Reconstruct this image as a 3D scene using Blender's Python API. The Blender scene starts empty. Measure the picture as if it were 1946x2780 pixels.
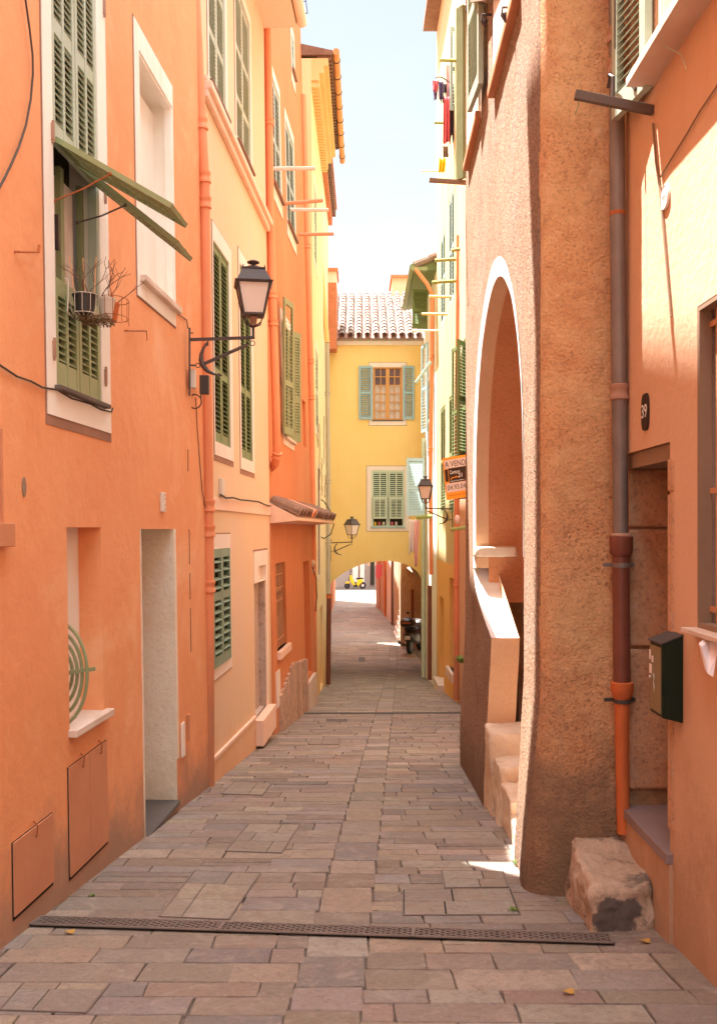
import bpy, bmesh, math, random
from mathutils import Vector, Matrix, noise
R = math.radians
sc = bpy.context.scene
COL = sc.collection
V = Vector
random.seed(7)

# ------------------------------------------------------------------ camera
EZ = 1.7                       # eye height of the photographer
FPX, CU, CV = 2604.0, 973.0, 1437.0
cam_d = bpy.data.cameras.new('camera')
cam = bpy.data.objects.new('camera', cam_d)
COL.objects.link(cam)
sc.camera = cam
cam.location = (0, 0, EZ)
cam.rotation_euler = (R(90), 0, 0)
cam_d.sensor_fit = 'VERTICAL'
cam_d.sensor_height = 36
cam_d.lens = 36 * FPX / 2780
cam_d.shift_y = 47 / 2780
cam_d.clip_start = 0.05
cam_d.clip_end = 2000

# ------------------------------------------------------------------ sky and sun
ELEV = 70.0
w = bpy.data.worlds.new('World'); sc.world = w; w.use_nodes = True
nt = w.node_tree; nt.nodes.clear()
out = nt.nodes.new('ShaderNodeOutputWorld')
bg = nt.nodes.new('ShaderNodeBackground')
sky = nt.nodes.new('ShaderNodeTexSky')
sky.sky_type = 'NISHITA'; sky.sun_disc = False
sky.sun_elevation = R(ELEV); sky.sun_rotation = R(-45)
sky.air_density = 1.0; sky.dust_density = 1.2; sky.ozone_density = 1.2
# sky colour by height: far brighter band added overhead to fill the alley, pale blue over the roofs, hazy white at the horizon
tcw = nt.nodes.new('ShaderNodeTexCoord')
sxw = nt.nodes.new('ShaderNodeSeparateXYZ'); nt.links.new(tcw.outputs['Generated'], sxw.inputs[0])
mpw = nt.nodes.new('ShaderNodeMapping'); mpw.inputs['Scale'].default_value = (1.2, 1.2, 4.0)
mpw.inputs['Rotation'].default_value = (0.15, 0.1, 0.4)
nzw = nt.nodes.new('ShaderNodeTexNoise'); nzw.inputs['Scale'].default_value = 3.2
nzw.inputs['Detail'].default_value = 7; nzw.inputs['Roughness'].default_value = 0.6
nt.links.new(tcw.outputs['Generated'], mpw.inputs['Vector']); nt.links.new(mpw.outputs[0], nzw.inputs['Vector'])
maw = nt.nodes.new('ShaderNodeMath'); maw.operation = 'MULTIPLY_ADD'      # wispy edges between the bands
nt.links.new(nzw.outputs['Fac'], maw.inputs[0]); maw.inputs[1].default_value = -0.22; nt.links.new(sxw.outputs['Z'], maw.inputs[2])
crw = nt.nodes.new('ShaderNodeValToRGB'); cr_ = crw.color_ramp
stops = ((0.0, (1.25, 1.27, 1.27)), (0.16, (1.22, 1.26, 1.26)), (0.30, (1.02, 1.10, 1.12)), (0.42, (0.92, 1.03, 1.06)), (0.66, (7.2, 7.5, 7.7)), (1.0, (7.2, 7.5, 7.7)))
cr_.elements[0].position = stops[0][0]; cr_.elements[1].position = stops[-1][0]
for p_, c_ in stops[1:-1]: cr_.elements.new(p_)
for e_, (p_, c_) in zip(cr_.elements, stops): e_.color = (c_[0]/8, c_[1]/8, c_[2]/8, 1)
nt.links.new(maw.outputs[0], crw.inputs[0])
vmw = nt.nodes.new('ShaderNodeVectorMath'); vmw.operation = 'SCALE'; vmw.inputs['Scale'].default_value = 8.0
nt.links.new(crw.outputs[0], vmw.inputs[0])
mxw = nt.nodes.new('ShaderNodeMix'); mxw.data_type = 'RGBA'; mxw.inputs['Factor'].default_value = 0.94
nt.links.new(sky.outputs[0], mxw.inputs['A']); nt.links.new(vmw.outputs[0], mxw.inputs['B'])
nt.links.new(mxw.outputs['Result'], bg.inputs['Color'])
nt.links.new(bg.outputs[0], out.inputs[0])
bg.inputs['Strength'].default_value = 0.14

sd = bpy.data.lights.new('sun', 'SUN'); sun = bpy.data.objects.new('sun', sd); COL.objects.link(sun)
sd.energy = 5.0; sd.angle = R(0.5); sd.color = (1.0, 0.96, 0.90)
te = math.tan(R(ELEV))
SUNDIR = V((1, -1, -te * math.sqrt(2))).normalized()
sun.rotation_euler = SUNDIR.to_track_quat('-Z', 'Y').to_euler()
sun.location = (-8, 12, 30)

sc.view_settings.view_transform = 'Standard'
sc.view_settings.look = 'None'
sc.view_settings.gamma = 1
sc.view_settings.exposure = 2.55
try:
    sc.cycles.max_bounces = 14; sc.cycles.diffuse_bounces = 8
    sc.cycles.sample_clamp_indirect = 6
except Exception: pass

# ------------------------------------------------------------------ materials
def _n(t, kind, **kw):
    n = t.nodes.new(kind)
    for k, v in kw.items():
        if k in n.inputs: n.inputs[k].default_value = v
        else: setattr(n, k, v)
    return n
def c4(c): return (c[0], c[1], c[2], 1)
def dim(c, f): return (c[0]*f, c[1]*f, c[2]*f)

def surf(name, col, col2=None, rough=0.85, n1=1.3, streak=0.0, streak_col=None, bump=0.2, bscale=45, bdist=0.004,
         speck=0.0, speck_col=None, spscale=70, metal=0.0, stain=None, low=None, spec=0.3, attr=None, fine=0.0, coarse=0.0, bdet=6.0, brough=0.68, patch=None):
    """weathered surface in world space: patches, run-down streaks, specks and relief"""
    m = bpy.data.materials.new(name); m.use_nodes = True
    t = m.node_tree; L = t.links
    b = t.nodes['Principled BSDF']
    b.inputs['Roughness'].default_value = rough
    b.inputs['Metallic'].default_value = metal
    b.inputs['Specular IOR Level'].default_value = spec
    geo = _n(t, 'ShaderNodeNewGeometry')
    pos = geo.outputs['Position']
    if col2 is None: col2 = dim(col, 0.86)
    nz = _n(t, 'ShaderNodeTexNoise', Scale=n1, Detail=6.0, Roughness=0.62)
    L.new(pos, nz.inputs['Vector'])
    rp = _n(t, 'ShaderNodeValToRGB')
    rp.color_ramp.elements[0].position = 0.35; rp.color_ramp.elements[0].color = c4(col)
    rp.color_ramp.elements[1].position = 0.68; rp.color_ramp.elements[1].color = c4(col2)
    L.new(nz.outputs['Fac'], rp.inputs[0])
    cur = rp.outputs[0]
    def mix(fac, colb, a, blend='MIX'):
        mx = _n(t, 'ShaderNodeMix', data_type='RGBA', blend_type=blend)
        if isinstance(fac, float): mx.inputs['Factor'].default_value = fac
        else: L.new(fac, mx.inputs['Factor'])
        L.new(a, mx.inputs['A'])
        if isinstance(colb, tuple): mx.inputs['B'].default_value = c4(colb)
        else: L.new(colb, mx.inputs['B'])
        return mx.outputs['Result']
    def ramp(src, p0, p1, v1=1.0):
        r_ = _n(t, 'ShaderNodeMapRange', interpolation_type='SMOOTHSTEP')
        L.new(src, r_.inputs['Value'])
        r_.inputs['From Min'].default_value = p0; r_.inputs['From Max'].default_value = p1
        r_.inputs['To Max'].default_value = v1
        return r_.outputs['Result']
    if attr:
        at_ = _n(t, 'ShaderNodeAttribute', attribute_name=attr)
        mx = mix(0.9, at_.outputs['Color'], cur)
        # riven variation inside each slab
        nv = _n(t, 'ShaderNodeTexNoise', Scale=7.0, Detail=8.0, Roughness=0.7, Distortion=1.2)
        L.new(pos, nv.inputs['Vector'])
        cur = mix(ramp(nv.outputs['Fac'], 0.42, 0.66, 0.75), (0.25, 0.20, 0.165), mx)
        ng_ = _n(t, 'ShaderNodeTexNoise', Scale=38.0, Detail=8.0, Roughness=0.75, Distortion=0.8); L.new(pos, ng_.inputs['Vector'])
        cur = mix(ramp(ng_.outputs['Fac'], 0.50, 0.66, 0.7), (0.17, 0.135, 0.115), cur)
        cur = mix(ramp(ng_.outputs['Fac'], 0.46, 0.30, 0.45), (0.48, 0.42, 0.35), cur)
        nv2 = _n(t, 'ShaderNodeTexNoise', Scale=3.1, Detail=8.0, Roughness=0.7, Distortion=1.5)
        L.new(pos, nv2.inputs['Vector'])
        cur = mix(ramp(nv2.outputs['Fac'], 0.50, 0.70, 0.5), (0.42, 0.35, 0.29), cur)
    if streak > 0:
        mp = _n(t, 'ShaderNodeMapping'); mp.inputs['Scale'].default_value = (4, 4, 0.4)
        L.new(pos, mp.inputs['Vector'])
        ns = _n(t, 'ShaderNodeTexNoise', Scale=1.6, Detail=6.0, Roughness=0.6)
        L.new(mp.outputs[0], ns.inputs['Vector'])
        cur = mix(ramp(ns.outputs['Fac'], 0.5, 0.78, streak), streak_col or dim(col2, 0.72), cur)
    if speck > 0:
        sp = _n(t, 'ShaderNodeTexNoise', Scale=spscale, Detail=3.0, Roughness=0.7)
        L.new(pos, sp.inputs['Vector'])
        cur = mix(ramp(sp.outputs['Fac'], 0.5, 0.68, speck), speck_col or dim(col2, 0.5), cur)
    if stain:                                   # blotches with a shape of their own
        for (scol, scale, p0, p1, amt) in stain:
            st = _n(t, 'ShaderNodeTexNoise', Scale=scale, Detail=9.0, Roughness=0.72, Distortion=0.6)
            L.new(pos, st.inputs['Vector'])
            cur = mix(ramp(st.outputs['Fac'], p0, p1, amt), scol, cur)
    if patch:                                   # one chipped or weathered patch with a broken outline
        (pc, prad, pcol, pamt) = patch
        vs_ = _n(t, 'ShaderNodeVectorMath', operation='SUBTRACT'); L.new(pos, vs_.inputs[0]); vs_.inputs[1].default_value = pc
        vd_ = _n(t, 'ShaderNodeVectorMath', operation='DIVIDE'); L.new(vs_.outputs[0], vd_.inputs[0]); vd_.inputs[1].default_value = prad
        vl_ = _n(t, 'ShaderNodeVectorMath', operation='LENGTH'); L.new(vd_.outputs[0], vl_.inputs[0])
        pn_ = _n(t, 'ShaderNodeTexNoise', Scale=14.0, Detail=8.0, Roughness=0.7); L.new(pos, pn_.inputs['Vector'])
        pa_ = _n(t, 'ShaderNodeMath', operation='MULTIPLY_ADD'); L.new(pn_.outputs['Fac'], pa_.inputs[0]); pa_.inputs[1].default_value = 1.1; L.new(vl_.outputs['Value'], pa_.inputs[2])
        pr_ = _n(t, 'ShaderNodeMapRange', interpolation_type='SMOOTHSTEP'); L.new(pa_.outputs[0], pr_.inputs['Value'])
        pr_.inputs['From Min'].default_value = 1.45; pr_.inputs['From Max'].default_value = 1.58
        pr_.inputs['To Min'].default_value = pamt; pr_.inputs['To Max'].default_value = 0
        cur = mix(pr_.outputs['Result'], pcol, cur)
    if low:                                     # rising damp and splashed dirt: noise broken, near the foot
        lcol, z0, z1, amt = low                 # z measured above the sloping street
        sx = _n(t, 'ShaderNodeSeparateXYZ'); L.new(pos, sx.inputs[0])
        ma = _n(t, 'ShaderNodeMath', operation='MULTIPLY_ADD'); L.new(sx.outputs['Y'], ma.inputs[0])
        ma.inputs[1].default_value = 0.1; L.new(sx.outputs['Z'], ma.inputs[2])
        dn = _n(t, 'ShaderNodeTexNoise', Scale=3.0, Detail=7.0, Roughness=0.7); L.new(pos, dn.inputs['Vector'])
        md = _n(t, 'ShaderNodeMath', operation='MULTIPLY_ADD'); L.new(dn.outputs['Fac'], md.inputs[0])
        md.inputs[1].default_value = 1.6 * (z1 - z0); L.new(ma.outputs[0], md.inputs[2])
        off = 0.35 + 0.8 * (z1 - z0)
        rr = _n(t, 'ShaderNodeMapRange', interpolation_type='SMOOTHSTEP')
        L.new(md.outputs[0], rr.inputs['Value'])
        rr.inputs['From Min'].default_value = z0 + off; rr.inputs['From Max'].default_value = z1 + off
        rr.inputs['To Min'].default_value = amt; rr.inputs['To Max'].default_value = 0
        cur = mix(rr.outputs['Result'], lcol, cur)
    L.new(cur, b.inputs['Base Color'])
    if bump > 0:
        nb = _n(t, 'ShaderNodeTexNoise', Scale=bscale, Detail=bdet, Roughness=brough)
        L.new(pos, nb.inputs['Vector'])
        bp = _n(t, 'ShaderNodeBump', Strength=bump, Distance=bdist)
        L.new(nb.outputs['Fac'], bp.inputs['Height'])
        last = bp
        if coarse > 0:
            nc = _n(t, 'ShaderNodeTexNoise', Scale=bscale * 0.12, Detail=4.0, Roughness=0.6)
            L.new(pos, nc.inputs['Vector'])
            bc = _n(t, 'ShaderNodeBump', Strength=coarse, Distance=bdist * 5)
            L.new(nc.outputs['Fac'], bc.inputs['Height']); L.new(bp.outputs[0], bc.inputs['Normal'])
            last = bc
        L.new(last.outputs[0], b.inputs['Normal'])
    return m

M = {}
def mk(k, *a, **kw): M[k] = surf(k, *a, **kw)
mk('orange_plaster', (0.82, 0.375, 0.18), (0.8, 0.335, 0.15), streak=0.22, streak_col=(0.72, 0.30, 0.13), bump=0.25, bscale=70, n1=0.7, coarse=0.35, speck=0.12, spscale=34, speck_col=(0.60, 0.26, 0.13),
   stain=[((0.86, 0.50, 0.29), 1.1, 0.50, 0.72, 0.75), ((0.74, 0.30, 0.13), 0.6, 0.50, 0.66, 0.55), ((0.66, 0.26, 0.12), 3.2, 0.60, 0.76, 0.45), ((0.50, 0.28, 0.17), 7.0, 0.68, 0.78, 0.5)], low=((0.36, 0.22, 0.15), 0.02, 0.50, 0.95))
mk('peach_plaster', (0.76, 0.57, 0.38), (0.75, 0.53, 0.33), streak=0.28, streak_col=(0.70, 0.50, 0.34), bump=0.14, n1=0.6, coarse=0.2,
   stain=[((0.74, 0.54, 0.42), 0.7, 0.48, 0.7, 0.8)], low=((0.70, 0.34, 0.16), 0.0, 0.5, 0.6))
mk('pink_band', (0.86, 0.64, 0.50), (0.84, 0.58, 0.44), streak=0.3, bump=0.1)
mk('tangerine_plaster', (0.64, 0.255, 0.11), (0.6, 0.215, 0.085), streak=0.4, streak_col=(0.80, 0.40, 0.20), bump=0.15, n1=0.8, coarse=0.2,
   stain=[((0.72, 0.35, 0.19), 2.2, 0.58, 0.76, 0.5)], low=((0.55, 0.25, 0.12), 0.1, 0.5, 0.6))
mk('yellow_plaster', (0.84, 0.7, 0.43), (0.83, 0.66, 0.36), streak=0.4, streak_col=(0.70, 0.45, 0.22), bump=0.15, n1=0.9,
   low=((0.78, 0.46, 0.16), 0.3, 1.6, 0.7))
mk('lemon_plaster', (0.6, 0.5, 0.27), (0.58, 0.47, 0.23), streak=0.3, streak_col=(0.55, 0.42, 0.22), bump=0.12, n1=0.9)
mk('amber_plaster', (0.80, 0.47, 0.16), (0.77, 0.42, 0.12), streak=0.3, streak_col=(0.66, 0.34, 0.10), bump=0.15, n1=1.2)
mk('gold_plaster', (0.86, 0.66, 0.27), (0.85, 0.61, 0.21), streak=0.22, streak_col=(0.82, 0.46, 0.10), bump=0.1, n1=0.5,
   stain=[((0.90, 0.66, 0.28), 0.5, 0.45, 0.7, 0.6)])
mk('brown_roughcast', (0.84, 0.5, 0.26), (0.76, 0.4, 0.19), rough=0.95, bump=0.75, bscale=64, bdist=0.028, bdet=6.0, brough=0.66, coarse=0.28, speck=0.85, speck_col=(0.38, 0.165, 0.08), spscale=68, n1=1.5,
   stain=[((0.84, 0.56, 0.29), 0.9, 0.46, 0.66, 0.75), ((0.62, 0.28, 0.14), 2.2, 0.50, 0.70, 0.6), ((0.30, 0.15, 0.09), 4.5, 0.62, 0.76, 0.5), ((0.50, 0.24, 0.12), 14.0, 0.50, 0.68, 0.5), ((0.92, 0.62, 0.36), 9.0, 0.54, 0.72, 0.5)], low=((0.17, 0.11, 0.075), 0.1, 1.2, 0.85))  # specks and small blotches carry the coarse relief's shadows as colour
mk('sunlit_roughcast', (0.68, 0.43, 0.28), (0.58, 0.335, 0.205), rough=0.97, bump=1.0, bscale=75, bdist=0.06, bdet=3.0, brough=0.6, coarse=0.3, speck=0.95, speck_col=(0.14, 0.075, 0.05), spscale=62, n1=1.5,
   stain=[((0.56, 0.42, 0.33), 1.1, 0.46, 0.66, 0.7), ((0.34, 0.19, 0.12), 1.8, 0.52, 0.70, 0.6), ((0.70, 0.58, 0.48), 40.0, 0.56, 0.68, 0.5), ((0.18, 0.085, 0.045), 55.0, 0.51, 0.58, 0.8)], low=((0.20, 0.12, 0.08), 0.0, 0.7, 0.6))  # same roughcast as the front, darkened where sun falls, grain shadows as specks
mk('niche_render', (0.62, 0.29, 0.14), (0.55, 0.235, 0.11), rough=0.95, bump=0.6, bscale=80, bdist=0.008, speck=0.45, spscale=55, n1=2.5,
   stain=[((0.36, 0.15, 0.08), 2.6, 0.58, 0.76, 0.5)])
mk('white_trim', (0.88, 0.86, 0.82), (0.84, 0.8, 0.75), bump=0.25, bscale=30, n1=3)
mk('tan_render', (0.72, 0.50, 0.32), (0.68, 0.44, 0.26), bump=0.7, bscale=55, bdist=0.008, n1=4, speck=0.2, spscale=60)
mk('apricot_plaster', (0.71, 0.475, 0.31), (0.69, 0.435, 0.275), streak=0.3, streak_col=(0.60, 0.35, 0.20), bump=0.6, bscale=170, bdist=0.004, n1=1.0, coarse=0.25, speck=0.25, spscale=150, speck_col=(0.52, 0.31, 0.20),
   stain=[((0.73, 0.47, 0.32), 1.6, 0.5, 0.72, 0.6)], low=((0.42, 0.25, 0.15), 0.0, 0.95, 0.75))
mk('cream_surround', (0.87, 0.85, 0.79), (0.84, 0.79, 0.7), streak=0.35, streak_col=(0.72, 0.55, 0.36), bump=0.12, n1=2.5)
mk('pale_surround', (0.84, 0.76, 0.68), (0.82, 0.71, 0.62), streak=0.3, streak_col=(0.80, 0.52, 0.34), bump=0.12, n1=2.5)
mk('rust_line', (0.42, 0.18, 0.09), (0.34, 0.15, 0.08), bump=0)
mk('brown_line', (0.36, 0.20, 0.14), (0.28, 0.15, 0.10), bump=0.1)
mk('whitewash', (0.86, 0.79, 0.66), (0.78, 0.67, 0.52), rough=0.9, bump=0.8, bscale=14, bdist=0.012, n1=3.5, speck=0.25, spscale=40, speck_col=(0.55, 0.38, 0.24),
   stain=[((0.55, 0.40, 0.24), 3.0, 0.62, 0.8, 0.5)], low=((0.36, 0.25, 0.14), 0.0, 0.25, 0.6))
mk('bare_plaster', (0.56, 0.44, 0.37), (0.48, 0.36, 0.29), bump=0.6, bscale=20, bdist=0.008, speck=0.5, spscale=16, speck_col=(0.20, 0.15, 0.13), n1=4)
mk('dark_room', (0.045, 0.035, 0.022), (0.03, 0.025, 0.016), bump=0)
mk('green_paint', (0.31, 0.37, 0.19), (0.26, 0.32, 0.15), rough=0.55, bump=0.3, bscale=25, n1=6, spec=0.4,
   stain=[((0.42, 0.34, 0.18), 9.0, 0.62, 0.72, 0.6)])
mk('sage_paint', (0.42, 0.5, 0.41), (0.37, 0.44, 0.34), rough=0.55, bump=0.25, bscale=25, n1=5, spec=0.4,
   stain=[((0.33, 0.38, 0.18), 2.0, 0.5, 0.7, 0.7), ((0.50, 0.30, 0.14), 12.0, 0.70, 0.78, 0.7)])
mk('leaf_paint', (0.19, 0.26, 0.11), (0.15, 0.215, 0.085), rough=0.55, bump=0.25, n1=5, stain=[((0.45, 0.42, 0.20), 3.0, 0.6, 0.75, 0.6)])
mk('olive_paint', (0.29, 0.34, 0.18), (0.25, 0.3, 0.15), rough=0.5, bump=0.15, n1=5)
mk('teal_paint', (0.25, 0.37, 0.28), (0.21, 0.32, 0.23), rough=0.55, bump=0.2, n1=5)
mk('greygreen_paint', (0.38, 0.5, 0.49), (0.33, 0.45, 0.43), rough=0.6, bump=0.2, n1=4)
mk('aqua_paint', (0.34, 0.5, 0.54), (0.3, 0.46, 0.5), rough=0.6, bump=0.15, n1=4)
mk('mint_paint', (0.60, 0.68, 0.52), (0.52, 0.62, 0.48), rough=0.6, bump=0.15, n1=4)
mk('wood_frame', (0.72, 0.38, 0.12), (0.60, 0.30, 0.10), rough=0.5, bump=0.1)
mk('old_wood', (0.32, 0.22, 0.15), (0.22, 0.15, 0.10), rough=0.8, bump=0.4, bscale=20)
mk('grey_wood', (0.16, 0.13, 0.11), (0.10, 0.08, 0.07), rough=0.8, bump=0.4, bscale=30)
mk('orange_pipe', (0.8, 0.31, 0.15), (0.76, 0.27, 0.12), rough=0.55, bump=0.1, n1=3, spec=0.4, stain=[((0.45, 0.17, 0.08), 14.0, 0.70, 0.78, 0.7)], low=((0.42, 0.19, 0.10), 0.6, 1.6, 0.7))
mk('zinc', (0.24, 0.205, 0.185), (0.185, 0.155, 0.14), rough=0.5, metal=0.3, bump=0.12, n1=5, streak=0.4, streak_col=(0.40, 0.34, 0.30), spec=0.4)
mk('cast_iron_red', (0.20, 0.065, 0.04), (0.16, 0.05, 0.03), rough=0.45, bump=0.25, n1=5, spec=0.5)
mk('terracotta_pipe', (0.62, 0.17, 0.05), (0.52, 0.13, 0.04), rough=0.5, bump=0.2, n1=6, stain=[((0.55, 0.36, 0.26), 9.0, 0.60, 0.72, 0.7)])
mk('rust', (0.55, 0.16, 0.04), (0.22, 0.08, 0.04), rough=0.8, bump=0.4)
mk('joint_crust', (0.46, 0.28, 0.20), (0.34, 0.19, 0.13), rough=0.9, bump=0.6, bscale=60)
mk('cream_pipe', (0.86, 0.60, 0.26), (0.82, 0.55, 0.22), rough=0.6, bump=0.1)
mk('grey_pipe', (0.50, 0.46, 0.36), (0.44, 0.40, 0.31), rough=0.5, bump=0.1, n1=3)
mk('black_iron', (0.055, 0.042, 0.040), (0.085, 0.055, 0.045), rough=0.55, bump=0.2, n1=8, spec=0.5)
mk('dark_grey', (0.075, 0.065, 0.06), (0.055, 0.048, 0.044), rough=0.6, bump=0.05)
mk('off_white', (0.72, 0.66, 0.58), (0.68, 0.60, 0.50), rough=0.6, bump=0.05)
mk('terracotta_door', (0.62, 0.28, 0.15), (0.56, 0.235, 0.12), rough=0.6, bump=0.2, bscale=18, bdist=0.006, n1=2.0, coarse=0.3, low=((0.48, 0.21, 0.12), 0.0, 0.4, 0.5))
mk('marble', (0.72, 0.62, 0.54), (0.62, 0.48, 0.38), rough=0.6, bump=0.2, n1=4)
mk('slate', (0.10, 0.092, 0.088), (0.13, 0.115, 0.105), rough=0.5, bump=0.3, n1=5, bscale=25)
mk('mauve_tile', (0.29, 0.22, 0.215), (0.26, 0.195, 0.19), rough=0.45, bump=0.06, n1=5)
mk('granite', (0.68, 0.4, 0.235), (0.56, 0.31, 0.17), rough=0.9, bump=1.0, bscale=48, bdist=0.012, speck=0.6, speck_col=(0.27, 0.16, 0.12), spscale=38, n1=5,
   stain=[((0.60, 0.42, 0.32), 6.0, 0.52, 0.7, 0.7), ((0.40, 0.16, 0.07), 2.0, 0.55, 0.7, 0.7)])
mk('rough_stone', (0.52, 0.39, 0.29), (0.43, 0.31, 0.22), rough=0.9, bump=0.9, bscale=22, bdist=0.014, speck=0.35, spscale=50, n1=4, coarse=0.5,
   stain=[((0.60, 0.50, 0.42), 4.0, 0.58, 0.7, 0.8), ((0.12, 0.105, 0.095), 3.6, 0.52, 0.60, 0.85), ((0.36, 0.21, 0.12), 2.4, 0.5, 0.7, 0.5)], patch=((1.15, 4.16, EZ-1.70), (0.16, 0.12, 0.11), (0.10, 0.085, 0.078), 0.92))
mk('step_stone', (0.74, 0.64, 0.5), (0.64, 0.52, 0.38), rough=0.85, bump=0.6, bscale=18, bdist=0.012, n1=5, stain=[((0.42, 0.25, 0.14), 6, 0.58, 0.7, 0.7)])
mk('vault_stone', (0.62, 0.5, 0.35), (0.48, 0.36, 0.23), rough=0.95, bump=0.8, bscale=12, bdist=0.02, speck=0.4, spscale=14, n1=3)
mk('mortar', (0.17, 0.135, 0.11), (0.13, 0.1, 0.085), rough=0.95, bump=0.5, bscale=40, n1=4)
mk('paving', (0.43, 0.38, 0.33), (0.37, 0.32, 0.275), rough=0.66, bump=0.9, bscale=34, bdist=0.009, n1=5, attr='tint', coarse=0.6, speck=0.35, spscale=90, speck_col=(0.22, 0.17, 0.15), spec=0.35)
mk('plinth_stone', (0.66, 0.44, 0.32), (0.55, 0.35, 0.25), rough=0.8, bump=0.4, n1=6, attr='tint')
mk('tile_pale', (0.72, 0.52, 0.46), (0.62, 0.33, 0.25), rough=0.85, bump=0.3, n1=6, attr='tint')
mk('tile_old', (0.26, 0.16, 0.115), (0.18, 0.11, 0.08), rough=0.9, bump=0.5, n1=7, stain=[((0.52, 0.30, 0.20), 7, 0.55, 0.7, 0.7)])
mk('tile_red', (0.62, 0.22, 0.11), (0.52, 0.17, 0.08), rough=0.85, bump=0.4, n1=6)
mk('gutter_orange', (0.74, 0.36, 0.15), (0.66, 0.28, 0.11), rough=0.6, bump=0.2, n1=5)
mk('eave_yellow', (0.76, 0.56, 0.27), (0.72, 0.5, 0.22), bump=0.2)
mk('eave_pink', (0.84, 0.7, 0.58), (0.8, 0.64, 0.5), bump=0.2)
mk('mailbox_green', (0.012, 0.022, 0.013), (0.016, 0.028, 0.016), rough=0.5, bump=0.03, spec=0.15)
mk('mailbox_front', (0.2, 0.15, 0.075), (0.17, 0.125, 0.06), rough=0.35, bump=0.03, spec=0.5)
mk('iron_rust_bar', (0.62, 0.34, 0.19), (0.50, 0.25, 0.13), rough=0.6, bump=0.3, n1=8)
mk('cement', (0.42, 0.33, 0.27), (0.36, 0.27, 0.215), rough=0.95, bump=0.9, bscale=60, bdist=0.01, n1=5)
mk('steel_grate', (0.25, 0.2, 0.175), (0.19, 0.155, 0.135), rough=0.6, metal=0.3, bump=0.2, n1=8)
mk('black_void', (0.012, 0.010, 0.009), (0.010, 0.009, 0.008), bump=0)
mk('grey_dado', (0.40, 0.33, 0.29), (0.36, 0.29, 0.25), bump=0.1)
mk('plain_white', (0.82, 0.80, 0.76), (0.78, 0.75, 0.70), bump=0.1)
mk('curtain', (0.74, 0.68, 0.62), (0.60, 0.52, 0.46), bump=0.2, bscale=12, n1=10)
mk('pane_dark', (0.20, 0.09, 0.07), (0.12, 0.06, 0.05), rough=0.12, bump=0, spec=0.6)
mk('twig', (0.20, 0.11, 0.08), (0.15, 0.08, 0.06), bump=0.1)
mk('cane', (0.72, 0.40, 0.22), (0.66, 0.34, 0.17), bump=0.1)
mk('black_plastic', (0.03, 0.026, 0.024), (0.022, 0.02, 0.02), rough=0.45, bump=0, spec=0.5)
mk('terracotta_pot', (0.62, 0.19, 0.07), (0.56, 0.16, 0.06), bump=0.1)
mk('dry_moss', (0.26, 0.16, 0.08), (0.16, 0.10, 0.05), bump=1.0, bscale=50, bdist=0.01, n1=12)
mk('cable', (0.07, 0.05, 0.04), (0.10, 0.07, 0.05), rough=0.7, bump=0)
mk('leaf', (0.12, 0.22, 0.04), (0.20, 0.28, 0.07), rough=0.6, bump=0)
mk('dry_leaf', (0.50, 0.30, 0.08), (0.40, 0.22, 0.06), bump=0)
mk('scooter_yellow', (0.85, 0.55, 0.02), (0.82, 0.52, 0.02), rough=0.3, bump=0, spec=0.5)
mk('rubber', (0.02, 0.02, 0.02), (0.03, 0.028, 0.026), rough=0.7, bump=0)
mk('scooter_black', (0.035, 0.027, 0.022), (0.045, 0.033, 0.025), rough=0.4, bump=0, spec=0.4)
mk('sign_orange', (0.85, 0.32, 0.03), (0.82, 0.30, 0.03), bump=0)
mk('sign_grey', (0.62, 0.52, 0.48), (0.60, 0.50, 0.46), bump=0)
mk('sign_black', (0.045, 0.025, 0.015), (0.04, 0.022, 0.013), bump=0)
mk('cloth_red', (0.70, 0.15, 0.17), (0.62, 0.11, 0.13), bump=0.3, bscale=20)
mk('cloth_pink', (0.80, 0.42, 0.46), (0.86, 0.60, 0.60), bump=0.3, bscale=20)
mk('cloth_navy', (0.08, 0.06, 0.14), (0.12, 0.08, 0.16), bump=0.3, bscale=20)
mk('cloth_teal', (0.08, 0.30, 0.32), (0.10, 0.24, 0.26), bump=0.3, bscale=20)
mk('cloth_dark', (0.06, 0.045, 0.05), (0.08, 0.06, 0.06), bump=0.3, bscale=20)
mk('cloth_white', (0.84, 0.80, 0.80), (0.84, 0.72, 0.72), bump=0.3, bscale=20)
mk('pole_green', (0.30, 0.34, 0.12), (0.26, 0.30, 0.10), bump=0.1)
mk('pole_orange', (0.66, 0.36, 0.22), (0.60, 0.32, 0.18), bump=0.1)
def glass_mat():
    m = bpy.data.materials.new('frosted_glass'); m.use_nodes = True
    b = m.node_tree.nodes['Principled BSDF']
    b.inputs['Base Color'].default_value = (0.80, 0.68, 0.60, 1)
    b.inputs['Roughness'].default_value = 0.35
    b.inputs['Transmission Weight'].default_value = 0.0
    b.inputs['Subsurface Weight'].default_value = 0.0
    b.inputs['Specular IOR Level'].default_value = 0.5
    return m
M['frosted_glass'] = glass_mat()

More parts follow.
